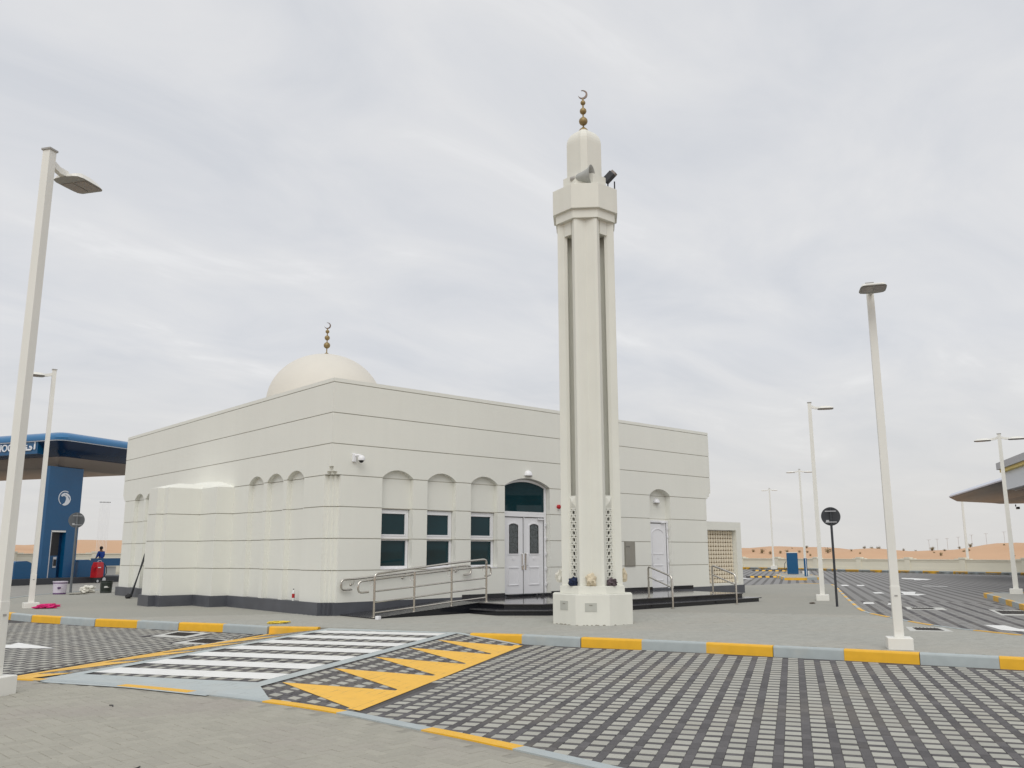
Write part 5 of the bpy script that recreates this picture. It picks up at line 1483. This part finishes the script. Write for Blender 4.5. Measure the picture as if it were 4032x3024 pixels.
# ------------------------------------------------------------------ far right: canopy, fascia, equipment
DD = radians(32); d3 = Vector((cos(DD), sin(DD))); n3 = Vector((sin(DD), -cos(DD)))
def canopy2():
    r = thing('station_canopy', 'silver edged canopy with dark curved underside at the far right', 'canopy')
    T = Vector((57.6, 7.05))
    def g(a, b, z):
        p = T - a * d3 + b * n3
        return (p.x, p.y, z)
    def ring(ins, z):
        return [g(a, b, z) for a, b in rrect(ins, 21 - ins, ins, 10 - ins, max(.5 - ins * .1, .1))]
    mb = MB(); mb.loft([ring(.02, 5.72), ring(0, 5.80), ring(.15, 5.98), ring(.5, 6.05)]); fix_normals(mb.build('edge_band', SILVER, r, smooth=True))
    mb = MB(); mb.loft([ring(.04, 5.70), ring(.45, 5.40), ring(2.4, 5.14)]); fix_normals(mb.build('fascia', DKGLS, r, smooth=True))
    mb = MB(); mb.loft([ring(2.4, 5.14), ring(2.8, 5.06), ring(3.2, 5.04)]); fix_normals(mb.build('soffit', SOFF, r, smooth=True))
    for a in (6, 15):
        p = g(a, 7.5, 0)
        MB().box((p[0], p[1], 2.4), (.6, .6, 5.2), DD).build('column', SILVER, r)
    c = g(1.6, 4.2, 5.0)
    k = thing('cctv_camera', 'small dark camera hanging below the silver canopy edge', 'security camera', c)
    MB().tube([(0, 0, .06), (0, 0, -.1)], .04, 6).build('stem', BLACK, k); MB().box((.1, -.1, -.2), (.45, .18, .16), .5).build('camera_body', BLACK, k)
canopy2()
fb = thing('flat_canopy', 'flat roofed white fascia with yellow and grey bands cut by the right photo edge', 'canopy')
C0 = Vector((36.6, -3.9))
def fbox(a0, a1, b0, b1, z0, z1, m, name):
    q = [C0 - a * d3 + b * n3 for a, b in ((a0, b0), (a1, b0), (a1, b1), (a0, b1))]
    return MB().prism([(p.x, p.y) for p in q], z0, z1).build(name, m, fb)
fbox(.3, 22, .3, 9, 4.74, 5.63, mat('pale_fascia', (.68, .71, .74), .5, .03, 1.0), 'white_fascia')
fbox(.12, 22.1, .12, 9.1, 5.63, 5.78, YSTRIP, 'yellow_band'); fbox(0, 22.2, 0, 9.2, 5.78, 6.12, GREYF, 'grey_coping')
fbox(.6, 21.7, .6, 8.7, 4.66, 4.738, SOFF, 'soffit')
for a in (11, 19): fbox(a, a + .5, 3.6, 4.1, -.2, 4.66, SILVER, 'column')
# air and water unit on its island
vb = Vector((48.05 - CAM.x, 14.95 - CAM.y)).normalized(); va_ = atan2(vb.y, vb.x) - pi / 2
au = thing('air_unit', 'tall blue air and water unit standing on the striped island', 'air pump', (48.05, 14.95, 0), va_)
MB().box((0, 0, .82), (.80, .35, 1.56)).build('cabinet', BLUE, au, bevel=.02); MB().box((-.02, 0, 1.62), (.82, .37, .05)).build('cabinet_cap', LAMPW, au)
MB().tube([(-.45, -.05, .95), (-.56, -.1, .8), (-.58, -.1, .35), (-.5, -.1, .25), (-.44, -.05, .5)], .02, 6).build('hose', BLACK, au)
pb = thing('totem_post', 'narrow blue post with white stripe on the striped island', 'post', (44.1, 11.6, 0), va_)
MB().box((0, 0, .62), (.22, .18, 1.22)).build('post_body', BLUE, pb, bevel=.02); MB().box((.03, -.095, .62), (.035, .01, 1.15)).build('stripe', LTEXT, pb)
bo = thing('bollard', 'short dark bollard with grey cap before the boundary wall', 'bollard', (70.0, 21.3, 0))
MB().box((0, 0, .3), (.3, .3, .62)).build('bollard_body', BLACK, bo); MB().box((0, 0, .66), (.42, .42, .14)).build('bollard_cap', LAMPG, bo)
def speed_bump(A, B, label):
    A, B = Vector(A), Vector(B); d = B - A; L = d.length; n = 10
    r = thing('speed_bump', label, 'speed bump', (A.x, A.y, ZR), atan2(d.y, d.x), 'black and yellow rubber humps')
    prof = [(-.22, 0), (-.18, .04), (-.08, .10), (.08, .10), (.18, .04), (.22, 0)]
    for i in range(n):
        x0_, x1_ = L * i / n, L * (i + 1) / n - .01
        mb = MB(); mb.loft([[(x0_, y, z) for y, z in prof], [(x1_, y, z) for y, z in prof]])
        fix_normals(mb.build('hump_segment', KYEL if i % 2 else BLACK, r))
speed_bump((44.0, 16.35), (45.9, 14.4), 'nearer black and yellow hump beside the blue air unit')
speed_bump((64.6, 29.2), (64.9, 25.7), 'farther black and yellow hump below the boundary wall lamp')
speed_bump((65.0, 33.0), (65.1, 31.0), 'black and yellow hump half hidden by the screen wall')

# ------------------------------------------------------------------ dune shrubs
def shrub(x, y, s, seed, label):
    z = dune_h(x, y)
    r = thing('desert_shrub', label, 'shrub', (x, y, z - .05), 0, 'dry shrubs on the dunes')
    rg = random.Random(seed); mb = MB(); tw = MB()
    for k in range(9):
        a = rg.random() * 2 * pi; t = rg.uniform(.1, .9); e_ = Vector((cos(a) * s * .75 * t, sin(a) * s * .75 * t, s * rg.uniform(.5, 1.0)))
        tw.tube([(0, 0, 0), e_ * .5 + Vector((0, 0, .05 * s)), e_], .02 * s, 4)
        for q in range(26):
            c = e_ * rg.uniform(.35, 1.1) + Vector((rg.gauss(0, .16), rg.gauss(0, .16), rg.gauss(0, .13))) * s
            u = Vector((rg.gauss(0, 1), rg.gauss(0, 1), rg.gauss(0, 1))).normalized() * s * .10; v = Vector((rg.gauss(0, 1), rg.gauss(0, 1), rg.gauss(0, 1))).normalized() * s * .055
            if c.z < 0: continue
            mb.add([c - u, c + v, c + u, c - v], [(0, 1, 2, 3)])
    mb.build('foliage', SHRUB, r); tw.build('twigs', WOOD, r)
SH = [(95.1, 47.5, 0.99), (94.9, 46.1, 0.66), (96.2, 49.6, 0.66), (96.3, 45.4, 0.66), (97.7, 45.2, 0.66), (97.5, 43.2, 0.53), (97.2, 41.9, 0.53), (97.7, 39.2, 1.06), (103.9, 42.1, 0.4), (99.1, 36.5, 0.46), (104.4, 37.4, 0.59), (114.6, 41.3, 0.86), (115.3, 40.7, 0.92), (105.6, 49.1, 0.33), (107.2, 47.7, 0.66), (94.1, 39.7, 0.49), (96.9, 34.3, 0.4), (118.0, 38.2, 0.59), (119.3, 37.0, 0.59), (104.3, 28.3, 0.92), (101.0, 26.7, 0.33), (103.5, 26.4, 0.49), (105.2, 25.2, 0.53), (108.3, 25.1, 0.86), (100.5, 22.3, 0.46), (99.9, 22.7, 0.43), (97.8, 24.6, 0.66), (105.7, 20.1, 0.4), (96.9, 16.1, 0.33)]
for i, (x, y, q) in enumerate(SH):
    rr_ = sqrt((x - 15) ** 2 + (y - 15) ** 2)
    lab = 'larger dry shrub on the dune crest' if rr_ > 97 and q > .7 else 'small dry shrub on the dune crest' if rr_ > 97 else 'larger dry shrub on the dune slope just above the wall' if q > .7 else 'small dry shrub on the dune slope above the wall'
    shrub(x, y, q * .62, 100 + i, lab)

# photographic surroundings end here
